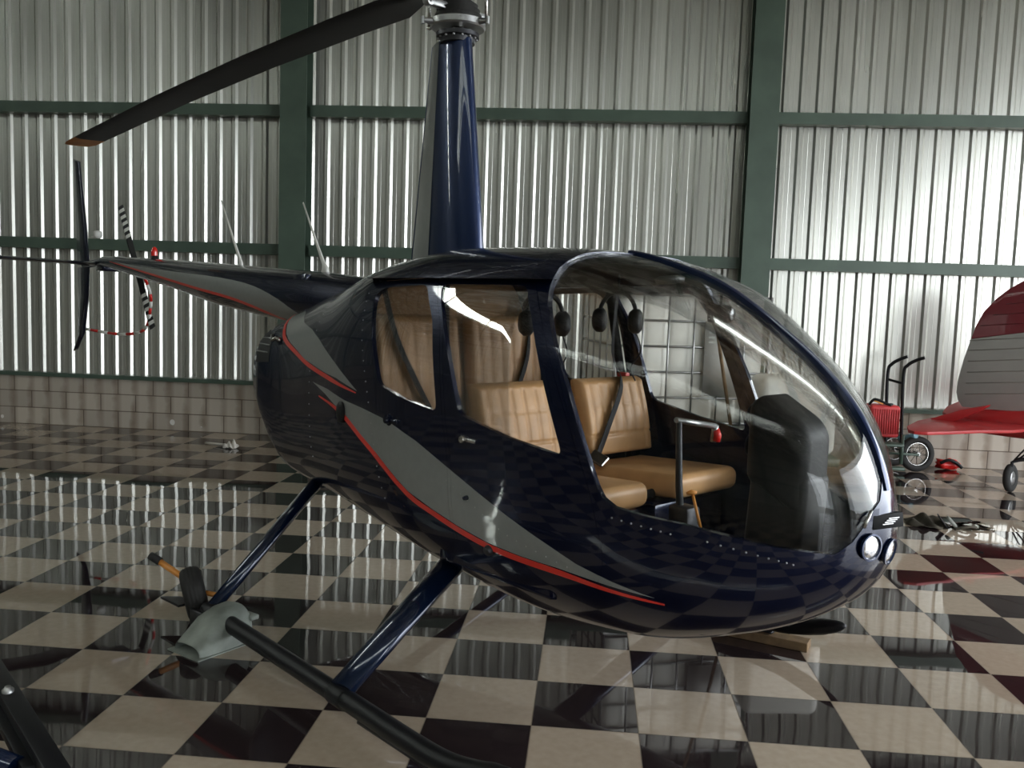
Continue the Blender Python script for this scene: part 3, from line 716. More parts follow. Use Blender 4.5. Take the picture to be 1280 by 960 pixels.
# hub and blades
bd = Vector((-5.72 + .70, -.34, 0)).normalized()
b = MB(); b.rbox((-.26, -.07, 3.27), (.26, .07, 3.36), .02, 3, Matrix.Translation((-.70, 0, 0)) @ Matrix.Rotation(math.atan2(bd.y, bd.x), 4, 'Z')); b.build('rotor_hub', M_DKMET, HELI, sharp=.7)
def blade(dirv, nm='rotor_blade'):
    side = Vector((-dirv.y, dirv.x, 0)); base = Vector((-.70, 0, 3.315))
    prof = [(.0, 0), (.06, .5), (.18, .9), (.34, 1), (.6, .7), (.85, .3), (1, .03), (.85, -.15), (.6, -.4), (.34, -.65), (.18, -.7), (.06, -.4)]
    st = [(.20, .09, .075), (.34, .12, .07), (.42, .17, .05), (.60, .262, .036), (1.0, .262, .033), (2.0, .262, .032), (3.2, .26, .031), (4.6, .26, .030), (4.76, .258, .029)]
    def ring(r, ch, th, tw):
        droop = -.345 * (r / 5.03) ** 1.6; out = []
        for a, t in prof:
            y = (.30 - a) * ch; z = t * th / 2
            out.append(base + dirv * r + side * (y * math.cos(tw) - z * math.sin(tw)) + Vector((0, 0, droop + y * math.sin(tw) + z * math.cos(tw))))
        return out
    n = len(prof); b = MB(); R = [ring(r, c, t, .10 - .02 * r) for r, c, t in st]
    vs = [p for q in R for p in q]; k = len(st)
    fs = [(i * n + j, i * n + (j + 1) % n, (i + 1) * n + (j + 1) % n, (i + 1) * n + j) for i in range(k - 1) for j in range(n)] + [list(range(n)), [(k - 1) * n + j for j in range(n)]]
    b.add(vs, fs, True); B = b.build(nm, M_BLADE, HELI, sharp=.8)
    b = MB(); R = [ring(r, c, t, .10 - .02 * r) for r, c, t in ((4.76, .258, .029), (4.95, .256, .028), (5.03, .20, .02))]
    vs = [p for q in R for p in q]; k = 3
    fs = [(i * n + j, i * n + (j + 1) % n, (i + 1) * n + (j + 1) % n, (i + 1) * n + j) for i in range(k - 1) for j in range(n)] + [list(range(n)), [(k - 1) * n + j for j in range(n)]]
    b.add(vs, fs, True); tp = b.build('blade_tip', M_TIP, B, sharp=.8); tp['label'] = 'orange brown painted blade tip'
blade(bd); blade(-bd)

# tail boom ----------------------------------------------------------------
BX = [-1.30, -1.9, -2.6, -3.4, -4.2, -5.0, -5.6, -5.93]
BT = [1.80, 1.845, 1.875, 1.912, 1.945, 1.975, 1.995, 2.0]; BB = [1.47, 1.49, 1.535, 1.60, 1.71, 1.80, 1.87, 1.905]
def boom_sec(x): return np.interp(x, BX[::-1], BT[::-1]), np.interp(x, BX[::-1], BB[::-1])
def boom_shell(off):
    vs = []; n = 40; xs = np.linspace(BX[0], BX[-1], 40)
    for x in xs:
        t, bt = boom_sec(x); r = (t - bt) / 2 + off; zc = (t + bt) / 2
        for j in range(n): a = 2 * PI * j / n; vs.append((float(x), r * math.cos(a), zc + r * math.sin(a)))
    k = len(xs)
    fs = [(i * n + j, i * n + (j + 1) % n, (i + 1) * n + (j + 1) % n, (i + 1) * n + j) for i in range(k - 1) for j in range(n)] + [list(range(n)), [(k - 1) * n + j for j in range(n)]]
    return mesh_from(vs, fs)
G_B = [(p.x, p.y) for p in smooth_path([(-5.5, 1.945, 0), (-4.9, 1.90, 0), (-4.1, 1.852, 0), (-3.35, 1.816, 0), (-2.73, 1.768, 0), (-2.35, 1.70, 0), (-2.08, 1.61, 0), (-1.95, 1.54, 0), (-2.1, 1.50, 0), (-2.24, 1.528, 0), (-2.56, 1.602, 0), (-2.96, 1.669, 0), (-3.66, 1.742, 0), (-4.49, 1.832, 0)], 3, True)]
R_B = ribbon([(p.x, p.y) for p in smooth_path([(-5.6, 1.945, 0), (-4.49, 1.825, 0), (-3.66, 1.735, 0), (-2.96, 1.662, 0), (-2.56, 1.594, 0), (-2.24, 1.518, 0), (-2.0, 1.48, 0)], 4)], .018, .026)
bm0 = boom_shell(0)
gb = boolean(boom_shell(.0015), [prism_me(G_B, -.5, .5)], 'INTERSECT'); rb = boolean(boom_shell(.0025), [prism_me(R_B, -.5, .5)], 'INTERSECT')
jm = join_meshes([(bm0, 0), (gb, 1), (rb, 2)])
for p in jm.polygons: p.use_smooth = True
jm.set_sharp_from_angle(angle=.6); jm.name = 'tail_boom'; BOOM = link('tail_boom', jm, HELI, [M_BLUE, M_GREY, M_RED])
# antennas
for (x0, z0, x1, z1, rb_) in ((-3.10, 1.895, -3.42, 2.375, .02), (-1.95, 1.85, -2.23, 2.29, .03)):
    b = MB(); b.tube([(x0, 0, z0 - .02), (x0, 0, z0 + .02), (x0 - .02, 0, z0 + .05), (x0 + (x1 - x0) * .4, 0, z0 + (z1 - z0) * .42), (x1, 0, z1)], [rb_ * 1.4, rb_, .016, .011, .006], 12, flat=(1, .6))
    a_ = b.build('antenna', M_WHITE, HELI); a_['label'] = 'white whip antenna'
b = MB(); b.lathe([(.030, 1.955), (.030, 1.985), (.024, 1.987)], (-4.70, 0, 0), n=20); bc = b.build('beacon_base', M_BLACK, HELI)
b = MB(); b.lathe([(.026, 1.985), (.028, 2.02), (.024, 2.045), (.012, 2.06), (.0005, 2.064)], (-4.70, 0, 0), n=20); b.build('beacon', M_BEACON, HELI)
# scoop on the boom
b = MB(); b.rbox((-2.12, -.13, 1.74), (-1.96, -.085, 1.83), .01, 2); b.build('air_scoop', M_BLUE, HELI, sharp=.6)
# empennage
def airfoil_plate(P, thick, parent, name, mat):
    """P: list of stations (LE point, TE point), symmetric section"""
    prof = [(0, 0), (.08, .6), (.3, 1), (.65, .6), (1, .04), (.65, -.6), (.3, -1), (.08, -.6)]
    b = MB(); n = len(prof); vs = []
    for (le, te, nrm) in P:
        le = Vector(le); te = Vector(te); nv = Vector(nrm)
        for a, t in prof: vs.append(le + (te - le) * a + nv * t * thick / 2)
    k = len(P)
    fs = [(i * n + j, i * n + (j + 1) % n, (i + 1) * n + (j + 1) % n, (i + 1) * n + j) for i in range(k - 1) for j in range(n)] + [list(range(n)), [(k - 1) * n + j for j in range(n)]]
    b.add(vs, fs, True); return b.build(name, mat, parent, sharp=.9)
Y_ = (0, 1, 0); Z_ = (0, 0, 1)
airfoil_plate([((-6.34, 0, 1.93), (-6.72, 0, 1.93), Y_), ((-6.42, 0, 2.3), (-6.74, 0, 2.3), Y_), ((-6.60, 0, 2.94), (-6.80, 0, 2.99), Y_)], .045, HELI, 'vertical_fin', M_BLUE)
lf = airfoil_plate([((-6.34, 0, 1.90), (-6.72, 0, 1.90), Y_), ((-6.38, 0, 1.6), (-6.70, 0, 1.6), Y_), ((-6.52, 0, 1.25), (-6.74, 0, 1.2), Y_), ((-6.75, 0, 1.08), (-6.86, 0, 1.04), Y_)], .045, HELI, 'ventral_fin', M_BLUE)
airfoil_plate([((-6.02, -.86, 1.945), (-6.36, -.86, 1.945), Z_), ((-6.02, 0, 1.93), (-6.36, 0, 1.93), Z_), ((-6.02, .10, 1.93), (-6.36, .10, 1.93), Z_)], .04, HELI, 'horizontal_stabiliser', M_BLUE)
b = MB(); b.tube([(-5.9, 0, 1.95), (-6.5, 0, 1.92)], [.045, .03], 12); b.rbox((-6.1, -.03, 1.86), (-5.88, .2, 1.96), .02, 2); b.build('tail_gearbox', M_BLUE, HELI, sharp=.8)
# tail rotor, striped black and white
TH = Vector((-5.94, .30, 1.93)); dv = Vector((-.46, 0, .66)).normalized(); sv = Vector((.82, 0, .57))
b = MB(); b.lathe([(.03, -.1), (.03, .02), (.045, .03), (.0005, .035)], TH, Y_, 14); TR = b.build('tail_rotor', M_DKMET, HELI)
for s in (1, -1):
    b = MB(); nb_ = 17
    for i in range(nb_):
        b.mi = 1 if i % 2 == 0 or i < 6 else 0
        r0, r1 = .06 + .66 * i / nb_, .06 + .66 * (i + 1) / nb_; h = .032
        c0 = TH + dv * r0 * s; c1 = TH + dv * r1 * s
        q = []
        for c in (c0, c1):
            for a, t in ((-.5, 0), (-.2, .008), (.5, .001), (-.2, -.008)): q.append(c + sv * a * 2 * h + Vector((0, t + a * .03, 0)))
        b.add(q, [(0, 1, 5, 4), (1, 2, 6, 5), (2, 3, 7, 6), (3, 0, 4, 7), (0, 3, 2, 1), (4, 5, 6, 7)], False)
    tb = b.build('tail_rotor_blade', [M_WHITE, M_BLACK], TR, recalc=True); tb['label'] = 'black and white striped blade'
# red and white guard tube
gp = smooth_path([(-6.62, 0, 1.29), (-6.40, .06, 1.275), (-6.10, .18, 1.255), (-5.84, .28, 1.28), (-5.66, .30, 1.36), (-5.56, .29, 1.50), (-5.50, .27, 1.66), (-5.46, .18, 1.86)], 5)
b = MB(); st = 2
for i in range(0, len(gp) - 1, st):
    b.mi = (i // st) % 2; b.tube(gp[i:i + st + 1], .014, 10)
gd = b.build('tail_guard', [M_REDP, M_WHITE], HELI); gd['label'] = 'red and white banded tube'

# undercarriage --------------------------------------------------------------
for s in (-1, 1):
    pts = smooth_path([(-1.22, s * 1.08, .115), (-.95, s * 1.08, .112), (0, s * 1.08, .105), (.45, s * 1.08, .10), (.66, s * 1.08, .105), (.82, s * 1.08, .135), (.95, s * 1.08, .175), (1.04, s * 1.08, .205)], 5)
    n = len(pts); b = MB(); b.tube(pts, [.040 if i < n - 6 else (.036, .034, .030, .024, .016, .008)[i - n + 6] for i in range(n)], 18); sk = b.build('skid_tube', M_SKID, HELI)
    b = MB(); b.rbox((.15, s * 1.08 - .02, .050), (.66, s * 1.08 + .02, .066), .004, 1); b.build('skid_shoe', M_DKMET, sk)
def leg(p0, p1, r0, r1, flat):
    b = MB(); b.tube([p0, tuple((Vector(p0) + Vector(p1)) / 2), p1], [r0, (r0 + r1) / 2, r1], 22, flat=flat, up=(1, 0, 0)); return b
for s in (-1, 1):
    b = leg((-.16, s * .30, .545), (.0, s * 1.075, .13), .078, .066, (1, .55)); L = b.build('front_cross_leg', M_STRUT, HELI)
    b = MB(); b.lathe([(.043, -.05), (.0445, -.045), (.0445, .045), (.043, .05)], (0, s * 1.08, .105), (1, 0, 0), 18); b.build('saddle', M_SKID, L)
    b = leg((-1.47, s * .30, .655), (-1.19, s * 1.075, .13), .048, .042, (1, .7)); L = b.build('rear_cross_leg', M_STRUT, HELI)
    b = MB(); b.lathe([(.043, -.04), (.0445, -.03), (.0445, .03), (.043, .04)], (-1.19, s * 1.08, .1135), (1, 0, 0), 18); b.build('saddle', M_SKID, L)
b = MB(); b.tube([(-.16, -.33, .50), (-.16, .33, .50)], .045, 14); b.build('cross_tube', M_STRUT, HELI)
b = MB(); b.tube([(-1.47, -.33, .63), (-1.47, .33, .63)], .04, 14); b.build('cross_tube', M_STRUT, HELI)

# cabin interior ---------------------------------------------------------------
b = MB(); P = []
xs = np.linspace(-.95, 1.42, 20); vs = []
for x in xs:
    zt, zb, w, et = [float(q) for q in sect(x)]; z = max(.545, zb + .06); zc = zb + (zt - zb) * .4
    y = w * max(1 - ((zc - z) / (zc - zb)) ** 2.8, 0) ** (1 / 2.8) - .03
    vs += [(float(x), -y, z), (float(x), y, z), (float(x), y, z - .015), (float(x), -y, z - .015)]
fs = [(i * 4 + j, i * 4 + (j + 1) % 4, (i + 1) * 4 + (j + 1) % 4, (i + 1) * 4 + j) for i in range(19) for j in range(4)] + [(0, 1, 2, 3), (76, 77, 78, 79)]
b.add(vs, fs, False); b.build('cabin_floor', M_TRIM, HELI)
# rear bulkhead (tan) across the cabin
def cross_wall(x0, x1, z0, z1, name, mat, inset=.028, parent=HELI):
    vs = []; fs = []; n = 26
    for x in (x0, x1):
        zt, zb, w, et = [float(q) for q in sect(x)]; zc = zb + (zt - zb) * .4; ring = []
        for i in range(n):
            z = z0 + (z1 - z0) * i / (n - 1)
            h, e = ((zt - zc), et) if z > zc else ((zc - zb), 2.8)
            ring.append((max(w * max(1 - (abs(z - zc) / h) ** e, 0) ** (1 / e) - inset, .02), z))
        vs += [(x, y, z) for y, z in ring] + [(x, -y, z) for y, z in ring[::-1]]
    m = 2 * n
    fs = [list(range(m)), list(range(m, 2 * m))[::-1]] + [(i, (i + 1) % m, m + (i + 1) % m, m + i) for i in range(m)]
    b = MB(); b.add(vs, fs, False); return b.build(name, mat, parent)
cross_wall(-.74, -.71, .56, 1.84, 'rear_bulkhead', M_TAN2)
# ceiling liner
vs = []; xs = np.linspace(-.72, .56, 12); nn_ = 21
for x in xs:
    zt, zb, w, et = [float(q) for q in sect(x)]; zc = zb + (zt - zb) * .4
    for j in range(nn_):
        y = (w - .045) * (2 * j / (nn_ - 1) - 1); z = zc + (zt - zc) * (1 - (abs(y) / w) ** et) ** (1 / et) - .045; vs.append((float(x), y, max(z, 1.79)))
b = MB(); b.add(vs, [(i * nn_ + j, (i + 1) * nn_ + j, (i + 1) * nn_ + j + 1, i * nn_ + j + 1) for i in range(11) for j in range(nn_ - 1)], True); b.build('headliner', M_HEAD, HELI, recalc=False)
# front seat box / rear seat box
b = MB(); b.rbox((.02, -.56, .56), (.66, -.05, .86), .02, 2); b.rbox((.02, .05, .56), (.66, .56, .86), .02, 2); b.rbox((-.05, -.56, .56), (.06, .56, .98), .02, 2); b.build('seat_base', M_BLUE, HELI, sharp=.6)
b = MB(); b.rbox((-.70, -.52, .66), (-.30, .52, .80), .02, 2); b.build('rear_seat_base', M_TRIM, HELI, sharp=.6)
def cushion(x0, x1, y0, y1, z0, z1, rise=0):
    b = MB()
    def sh(v):
        u = (v.x - x0) / (x1 - x0); k = (v.y - y0) / (y1 - y0)
        return (v.x, v.y, v.z + rise * u + (.02 * math.sin(PI * min(max(k, 0), 1)) if v.z > (z0 + z1) / 2 else 0))
    b.rbox((x0, y0, z0), (x1, y1, z1), .04, 5, shape=sh); return b
def pleated_back(xb, xt, y0, y1, z0, z1, th=.10, cols=5, seam=.28):
    """seat back with stitched vertical pleats on its front face, plain lower panel"""
    ny, nz = 60, 50; vs = []; W = y1 - y0; H = z1 - z0
    def surf(u, v):
        # rounded outline
        e = .10; ex = 1 - abs(2 * u - 1); ez = min(v, 1 - v) * 2 * H / W
        ed = min(ex, ez); f = 1 - max(0, 1 - ed / e) ** 2.2
        k = (u - .12) / .76 * cols
        pl = 0
        if 0 < k < cols and v > seam and v < .93: pl = .010 * abs(math.sin(PI * k)) ** .35 - .010
        sm = -.010 * math.exp(-((v - seam) / .012) ** 2) - .006 * math.exp(-((v - .66) / .01) ** 2) * (1 if .12 < u < .88 else 0) - .008 * (math.exp(-((u - .12) / .012) ** 2) + math.exp(-((u - .88) / .012) ** 2))
        return f, pl + sm
    for side in (1, -1):
        for i in range(nz):
            v = i / (nz - 1)
            for j in range(ny):
                u = j / (ny - 1); f, p = surf(u, v); bul = math.sin(PI * v) * .012
                x = xb + (xt - xb) * v + (th / 2 * f + bul + p * f if side == 1 else -th / 2 * f * .7)
                vs.append((x, y0 + W * u, z0 + H * v))
    n1 = ny * nz; fs = []
    for s_ in (0, 1):
        for i in range(nz - 1):
            for j in range(ny - 1):
                a = s_ * n1 + i * ny + j; q = [a, a + 1, a + ny + 1, a + ny]; fs.append(q if s_ == 0 else q[::-1])
    bd_ = [j for j in range(ny)] + [i * ny + ny - 1 for i in range(1, nz)] + [(nz - 1) * ny + j for j in range(ny - 2, -1, -1)] + [i * ny for i in range(nz - 2, 0, -1)]
    for a, c in zip(bd_, bd_[1:] + bd_[:1]): fs.append((a, n1 + a, n1 + c, c))
    b = MB(); b.add(vs, fs, True); return b
for s in (-1, 1):
    y0, y1 = sorted((s * .09, s * .555))
    cushion(.16, .74, y0, y1, .855, .955, .03).build('seat_cushion', M_TAN, HELI)
    pleated_back(.20, .11, y0, y1, .99, 1.35).build('seat_back', M_TAN, HELI)
    y0, y1 = sorted((s * .03, s * .55))
    cushion(-.66, -.22, y0, y1, .80, .90, .02).build('rear_seat_cushion', M_TAN, HELI)
    pleated_back(-.56, -.63, y0, y1, .92, 1.62, .09, 5, .3).build('rear_seat_back', M_TAN, HELI)
# front bulkhead posts & belts
for s in (-1, 1):
    b = MB(); b.tube([(.04, s * .56, .9), (.0, s * .585, 1.3), (-.08, s * .54, 1.79)], .022, 10); b.build('door_post', M_TRIM, HELI)
def belt(pts, w, name='seat_belt', up=(1, .4, 0)):
    P = smooth_path(pts, 5); b = MB(); b.tube(P, w / 2, 8, flat=(.06, 1), up=up); return b.build(name, M_BELT, HELI)
belt([(-.02, .54, 1.76), (.0, .50, 1.45), (.185, .36, 1.33), (.24, .22, 1.15), (.26, .13, 1.02), (.27, .10, .99)], .05)
belt([(-.05, -.545, 1.76), (-.08, -.54, 1.5), (.0, -.50, 1.25), (.05, -.45, 1.05)], .045)
belt([(-.60, -.50, 1.78), (-.54, -.45, 1.5), (-.50, -.30, 1.2), (-.46, -.16, .95)], .048)
belt([(-.62, .50, 1.72), (-.54, .42, 1.4), (-.50, .25, 1.1), (-.46, .15, .95)], .048)
b = MB(); b.rbox((-.03, -.022, -.006), (.03, .022, .006), .003, 1, Matrix.Translation((.29, .09, 1.0)) @ Matrix.Rotation(.6, 4, 'X') @ Matrix.Rotation(.5, 4, 'Y') @ Matrix.Scale(1.4, 4)); b.build('buckle', M_CHROME, HELI, sharp=.6)
b = MB(); b.rbox((.03, .50, 1.335), (.09, .535, 1.365), .008, 2); b.build('belt_tab', M_REDP, HELI, sharp=.6)
# instrument pod and pedestal
def podshape(v):
    return v
b = MB()
def pod(v):
    u = (v.x - 1.17) / .24; return (v.x, v.y * (1 - .15 * max(u, 0)), v.z - .13 * max(0, u - .25) - .9 * v.y * v.y)
b.rbox((1.17, -.125, 1.06), (1.41, .125, 1.395), .06, 6, shape=pod); pd_ = b.build('instrument_panel', M_BLACK, HELI, sharp=.9)
b = MB(); b.rbox((1.19, -.095, .56), (1.42, .095, 1.12), .03, 3, shape=lambda v: (v.x - .06 * (1.16 - v.z), v.y, v.z)); b.build('pedestal', M_BLACK, HELI, sharp=.9)
for (y, z) in ((-.055, 1.31), (.055, 1.31), (-.055, 1.20), (.055, 1.20)):
    b = MB(); b.lathe([(.045, 0), (.045, .006), (.040, .007), (.039, .003), (.0005, .003)], (1.172, y, z), (-1, 0, 0), 22); b.build('gauge', M_DKMET, pd_)
# cyclic with T bar
b = MB(); b.tube([(.86, 0, .56), (.81, 0, .98), (.795, 0, 1.235)], [.02, .015, .012], 12); b.rbox((.82, -.045, .55), (.92, .045, .90), .015, 2, shape=lambda v: (v.x - .10 * (v.z - .6), v.y * (1.3 - .8 * (v.z - .55)), v.z)); cy = b.build('cyclic_stick', M_DKMET, HELI, sharp=.7)
b = MB(); b.tube([(.795, -.02, 1.245), (.80, .10, 1.225), (.795, .26, 1.20)], .012, 12); b.tube([(.795, .26, 1.205), (.785, .27, 1.16), (.78, .27, 1.13)], .014, 12); b.build('cyclic_bar', M_ALU, cy)
b = MB(); b.tube([(.79, .268, 1.185), (.80, .272, 1.16), (.795, .272, 1.135)], .017, 12); gr = b.build('grip', M_REDP, cy)
# collective and knobs
b = MB(); b.tube([(.95, -.02, .80), (.90, -.03, .96)], .006, 8); b.lathe([(.0005, 0), (.02, .004), (.022, .014), (.0005, .022)], (.897, -.03, .955), (-.2, 0, 1), 14); k_ = b.build('mixture_knob', M_ORANGE, HELI)
for s in (-1, 1):
    b = MB(); b.tube([(.15, s * .08, .72), (.5, s * .075, .86), (.62, s * .075, .90)], [.014, .014, .02], 10); b.build('collective_lever', M_BLACK, HELI)
    for dy in (.08, .28):
        b = MB(); b.tube([(1.28, s * dy, .62), (1.30, s * dy, .76)], .008, 8); b.rbox((1.285, s * dy - .04, .74), (1.31, s * dy + .04, .82), .008, 2); b.build('pedal', M_DKMET, HELI)
# compass box on the bow
b = MB(); b.rbox((.93, -.045, 1.645), (1.00, .03, 1.715), .010, 3); cp = b.build('compass', M_BLACK, HELI, sharp=.6)
b = MB(); b.disc((.985, .0305, 1.68), (.3, 1, 0), .025); b.lathe([(.027, -.004), (.027, .012), (.02, .016), (.0005, .017)], (1.001, .005, 1.68), (1, .1, 0), 20); b.build('dial', M_LENS, cp)
b = MB(); b.tube([(.965, 0, 1.71), (.965, 0, 1.79)], .006, 8); b.build('bracket', M_BLACK, cp)
# overhead lamp / vent
b = MB(); b.lathe([(.05, 0), (.065, .01), (.06, .03), (.0005, .035)], (.62, .12, 1.83), (.1, .05, -1), 20); b.build('overhead_vent', M_ALU, HELI)
# headsets hanging from the ceiling
def headset(x, y, z, a):
    t = bpy.data.objects.new('headset', None)
    C_ = Vector((x, y, z)); dx = Vector((math.cos(a), math.sin(a), 0))
    b = MB(); b.tube([C_ + dx * (.085 * math.sin(q)) + Vector((0, 0, .10 * math.cos(q))) for q in np.linspace(-1.7, 1.7, 15)], .010, 8); b.tube([C_ + Vector((0, 0, .09)), C_ + Vector((0, 0, .18))], .005, 6)
    h = b.build('headset', M_BLACK, None)
    m = MB()
    for s in (-1, 1):
        b = MB(); b.lathe([(.0005, -.028), (.035, -.026), (.045, -.01), (.045, .015), (.036, .026), (.0005, .028)], C_ + dx * (.085 * s) + Vector((0, 0, -.03)), dx, 18)
        for i, v in enumerate(b.v): b.v[i] = (v[0], v[1], z - .03 + (v[2] - z + .03) * 1.25)
        b.build('ear_cup', M_BLACK, h)
    b = MB(); b.tube(smooth_path([C_ + dx * .085 + Vector((0, 0, -.07)), C_ + dx * .10 + Vector((.02, 0, -.16)), C_ + dx * .05 + Vector((.03, 0, -.24)), C_ + dx * .09 + Vector((.01, 0, -.30))], 5), .0035, 6); b.build('cable', M_BLACK, h)
    h.matrix_world = RH.copy(); return h
h1 = headset(.20, -.20, 1.64, 1.2); tag(h1, 'black headset hung behind the front right seat, seen through the front door window', 'headset')
h2 = headset(.30, .17, 1.66, .4); tag(h2, 'black headset hung from cabin roof, seen through the windshield', 'headset')

# ================================================================== THINGS AROUND
# ground-handling wheel
t = thing('handling_wheel', 'black wheel with orange handle under the rear end of the skid', 'wheel', (-1.80, .43, 0))
b = MB(); ax = Vector((.88, .46, 0.22)).normalized(); c = Vector((0, 0, .145))
prof = [(.075, -.05), (.105, -.055), (.128, -.048), (.139, -.034), (.142, -.026), (.139, -.022), (.143, -.018), (.145, -.008), (.141, -.003), (.145, .003), (.145, .010), (.141, .015), (.143, .020), (.139, .034), (.128, .048), (.105, .055), (.075, .05)]
b.lathe(prof, c, ax, 40); tr = b.build('tyre', M_RUBBER, t)
b = MB(); b.lathe([(.0005, -.035), (.03, -.04), (.035, -.03), (.075, -.025), (.078, -.04), (.078, .04), (.075, .025), (.035, .03), (.03, .04), (.0005, .035)], c, ax, 28); b.build('rim', M_DKMET, t, sharp=.6)
b = MB(); b.tube([(-.225, .045, .30), (-.05, .02, .21), (.0, .0, .19)], .016, 12); b.tube([(.05, -.02, .165), (.15, -.05, .165)], .013, 12); hd = b.build('handle', M_ORANGE, t); hd['label'] = 'orange tube'
b = MB(); b.tube([(-.265, .052, .318), (-.205, .042, .292)], .021, 12); b.build('grip', M_RUBBER, t)
b = MB(); b.rbox((-.02, -.02, 0), (.12, .01, .12), .006, 1, Matrix.Translation((.06, -.13, .0)) @ Matrix.Rotation(-.6, 4, 'Z')); b.prism([(-.20, .03), (-.05, -.08), (0, -.02), (-.10, .05)], .10, .112, 'XY'); b.build('bracket', M_DKMET, t)

# grey metal cover under the skid end
Mx = Matrix.Translation((-1.555, .185, 0)) @ Matrix.Rotation(math.radians(-30), 4, 'Z')
def hood(off):
    n = 16; vs = []; S = [(-.19, .050, .095), (-.15, .085, .105), (-.08, .150, .11), (0, .178, .11), (.06, .183, .105), (.10, .170, .095), (.125, .14, .078), (.132, .10, .05)]
    for y, h, w in S:
        for i in range(n + 1):
            a = PI * i / n; c = math.cos(a); vs.append(Mx @ Vector(((w - off) * (1 if c >= 0 else -1) * abs(c) ** .7, y, (h - off) * math.sin(a) ** .7 + .004)))
    return vs, [(i * (n + 1) + j, i * (n + 1) + j + 1, (i + 1) * (n + 1) + j + 1, (i + 1) * (n + 1) + j) for i in range(7) for j in range(n)]
b = MB(); v, f = hood(0); b.add(v, f, True); v2, f2_ = hood(.006); b.add(v2, [q[::-1] for q in f2_], True)
b.box((-.118, -.215, 0), (.118, .10, .006), Mx)
cov = b.build('skid_cover', M_COVER, None, recalc=False); tag(cov, 'weathered grey-green metal cover lying on the tiles at the near skid end', 'metal cover')
b = MB(); b.rbox((.02, .10, .10), (.10, .15, .125), .006, 1, Mx); b.build('end_clip', M_COVER, cov)

# wooden block under the far skid toe
b = MB(); Mx = Matrix.Translation((1.09, .70, .0)) @ Matrix.Rotation(math.radians(-24), 4, 'Z'); b.rbox((-.40, -.045, 0), (.27, .045, .046), .003, 1, Mx)
tag(b.build('wooden_board', M_WOOD, None, sharp=.6), 'rough wooden board on the tiles beneath the far skid', 'board')

# black tow frame at the lower left edge
t = thing('tow_frame', 'black steel tow bar frame cut off by the lower left corner', 'tow bar', (-1.9, -.95, 0))
b = MB()
def bar(b, p, q, w, h):
    p = Vector(p); q = Vector(q); d_ = (q - p); M_ = Matrix.Translation(p) @ d_.to_track_quat('X', 'Z').to_matrix().to_4x4(); b.rbox((0, -w / 2, -h / 2), (d_.length, w / 2, h / 2), .006, 2, M_)
bar(b, (-.34, .43, .13), (.50, -.38, .10), .075, .05); b.build('side_bar', M_SKID, t, sharp=.6)
b = MB(); bar(b, (-.30, .33, .10), (.26, -.22, .08), .05, .03); b.build('inner_bar', M_SKID, t, sharp=.6)
b = MB(); b.tube([(-.30, -.02, .08), (.20, -.20, .07)], .04, 18); b.build('tube', M_STRUT, t)
b = MB(); b.lathe([(.0005, .02), (.012, .02), (.014, .01), (.022, .006), (.022, 0)], (-.085, .17, .155), (.1, -.2, 1), 12); b.build('bolt', M_ALU, t)
for (x, y) in ((-.42, .40), (.50, -.46)):
    b = MB(); b.lathe([(.0005, -.02), (.05, -.02), (.055, 0), (.05, .02), (.0005, .02)], (x, y, .055), (.7, .7, 0), 20); b.build('caster', M_RUBBER, t)

# hand truck with spoked wheels
HT = thing('hand_truck', 'green and black steel hand truck with two bent handles by the far wall', 'hand truck', (3.45, 6.0, 0))
b = MB()
for (x, y, hx) in ((-.03, .06, .155), (.095, -.06, .165)):
    b.tube(smooth_path([(x + .03, y, .10), (x, y, .7), (x - .01, y, 1.08), (x + .02, y - .02, 1.17), (x + .09, y - .05, 1.225), (x + hx, y - .09, 1.26)], 5), .018, 12)
b.tube([(-.035, .06, 1.00), (.09, -.06, .97)], .014, 10); b.tube([(-.03, .06, .60), (.09, -.06, .57)], .014, 10); b.build('frame', M_SKID, HT)
b = MB(); b.rbox((-.30, -.20, .30), (.10, -.02, .33), .005, 1); b.tube([(.12, -.07, .10), (.12, -.07, .42)], .02, 10); b.tube([(-.2, .04, .2), (.32, -.02, .2)], .014, 10); b.rbox((-.12, -.10, .03), (.16, .02, .06), .004, 1); b.build('load_plate', M_GREEN, HT)
def spoked_wheel(parent, c, ax, R):
    b = MB(); k = R / .195
    pr_ = [(.125, -.028), (.15, -.036), (.178, -.032), (.192, -.018), (.195, 0), (.192, .018), (.178, .032), (.15, .036), (.125, .028), (.125, -.028)]
    b.lathe([(a * k, h * k) for a, h in pr_], c, ax, 36); ty = b.build('tyre', M_RUBBER, parent)
    b = MB(); b.lathe([(a * k, h * k) for a, h in [(.128, -.024), (.118, -.024), (.110, -.010), (.110, .010), (.118, .024), (.128, .024)]], c, ax, 36)
    b.lathe([(a * k, h * k) for a, h in [(.0005, -.045), (.02, -.045), (.028, -.03), (.018, 0), (.028, .03), (.02, .045), (.0005, .045)]], c, ax, 16)
    A = Vector(ax).normalized(); U = A.orthogonal().normalized(); W = A.cross(U); c = Vector(c)
    for i in range(18):
        t_ = 2 * PI * i / 18; s_ = 1 if i % 2 else -1; t2_ = t_ + .5 * s_
        b.tube([c + A * (.03 * k * s_) + (U * math.cos(t_) + W * math.sin(t_)) * .024 * k, c + (U * math.cos(t2_) + W * math.sin(t2_)) * .113 * k], .0035, 5)
    b.build('spoked_rim', M_CHROME, ty, sharp=.8)
spoked_wheel(HT, (.33, .08, .196), (.15, -1, .05), .196); spoked_wheel(HT, (.20, .42, .196), (.15, -1, .05), .196)
b = MB(); b.tube([(.33, .08, .196), (.20, .42, .196)], .012, 10); b.build('axle', M_DKMET, HT)
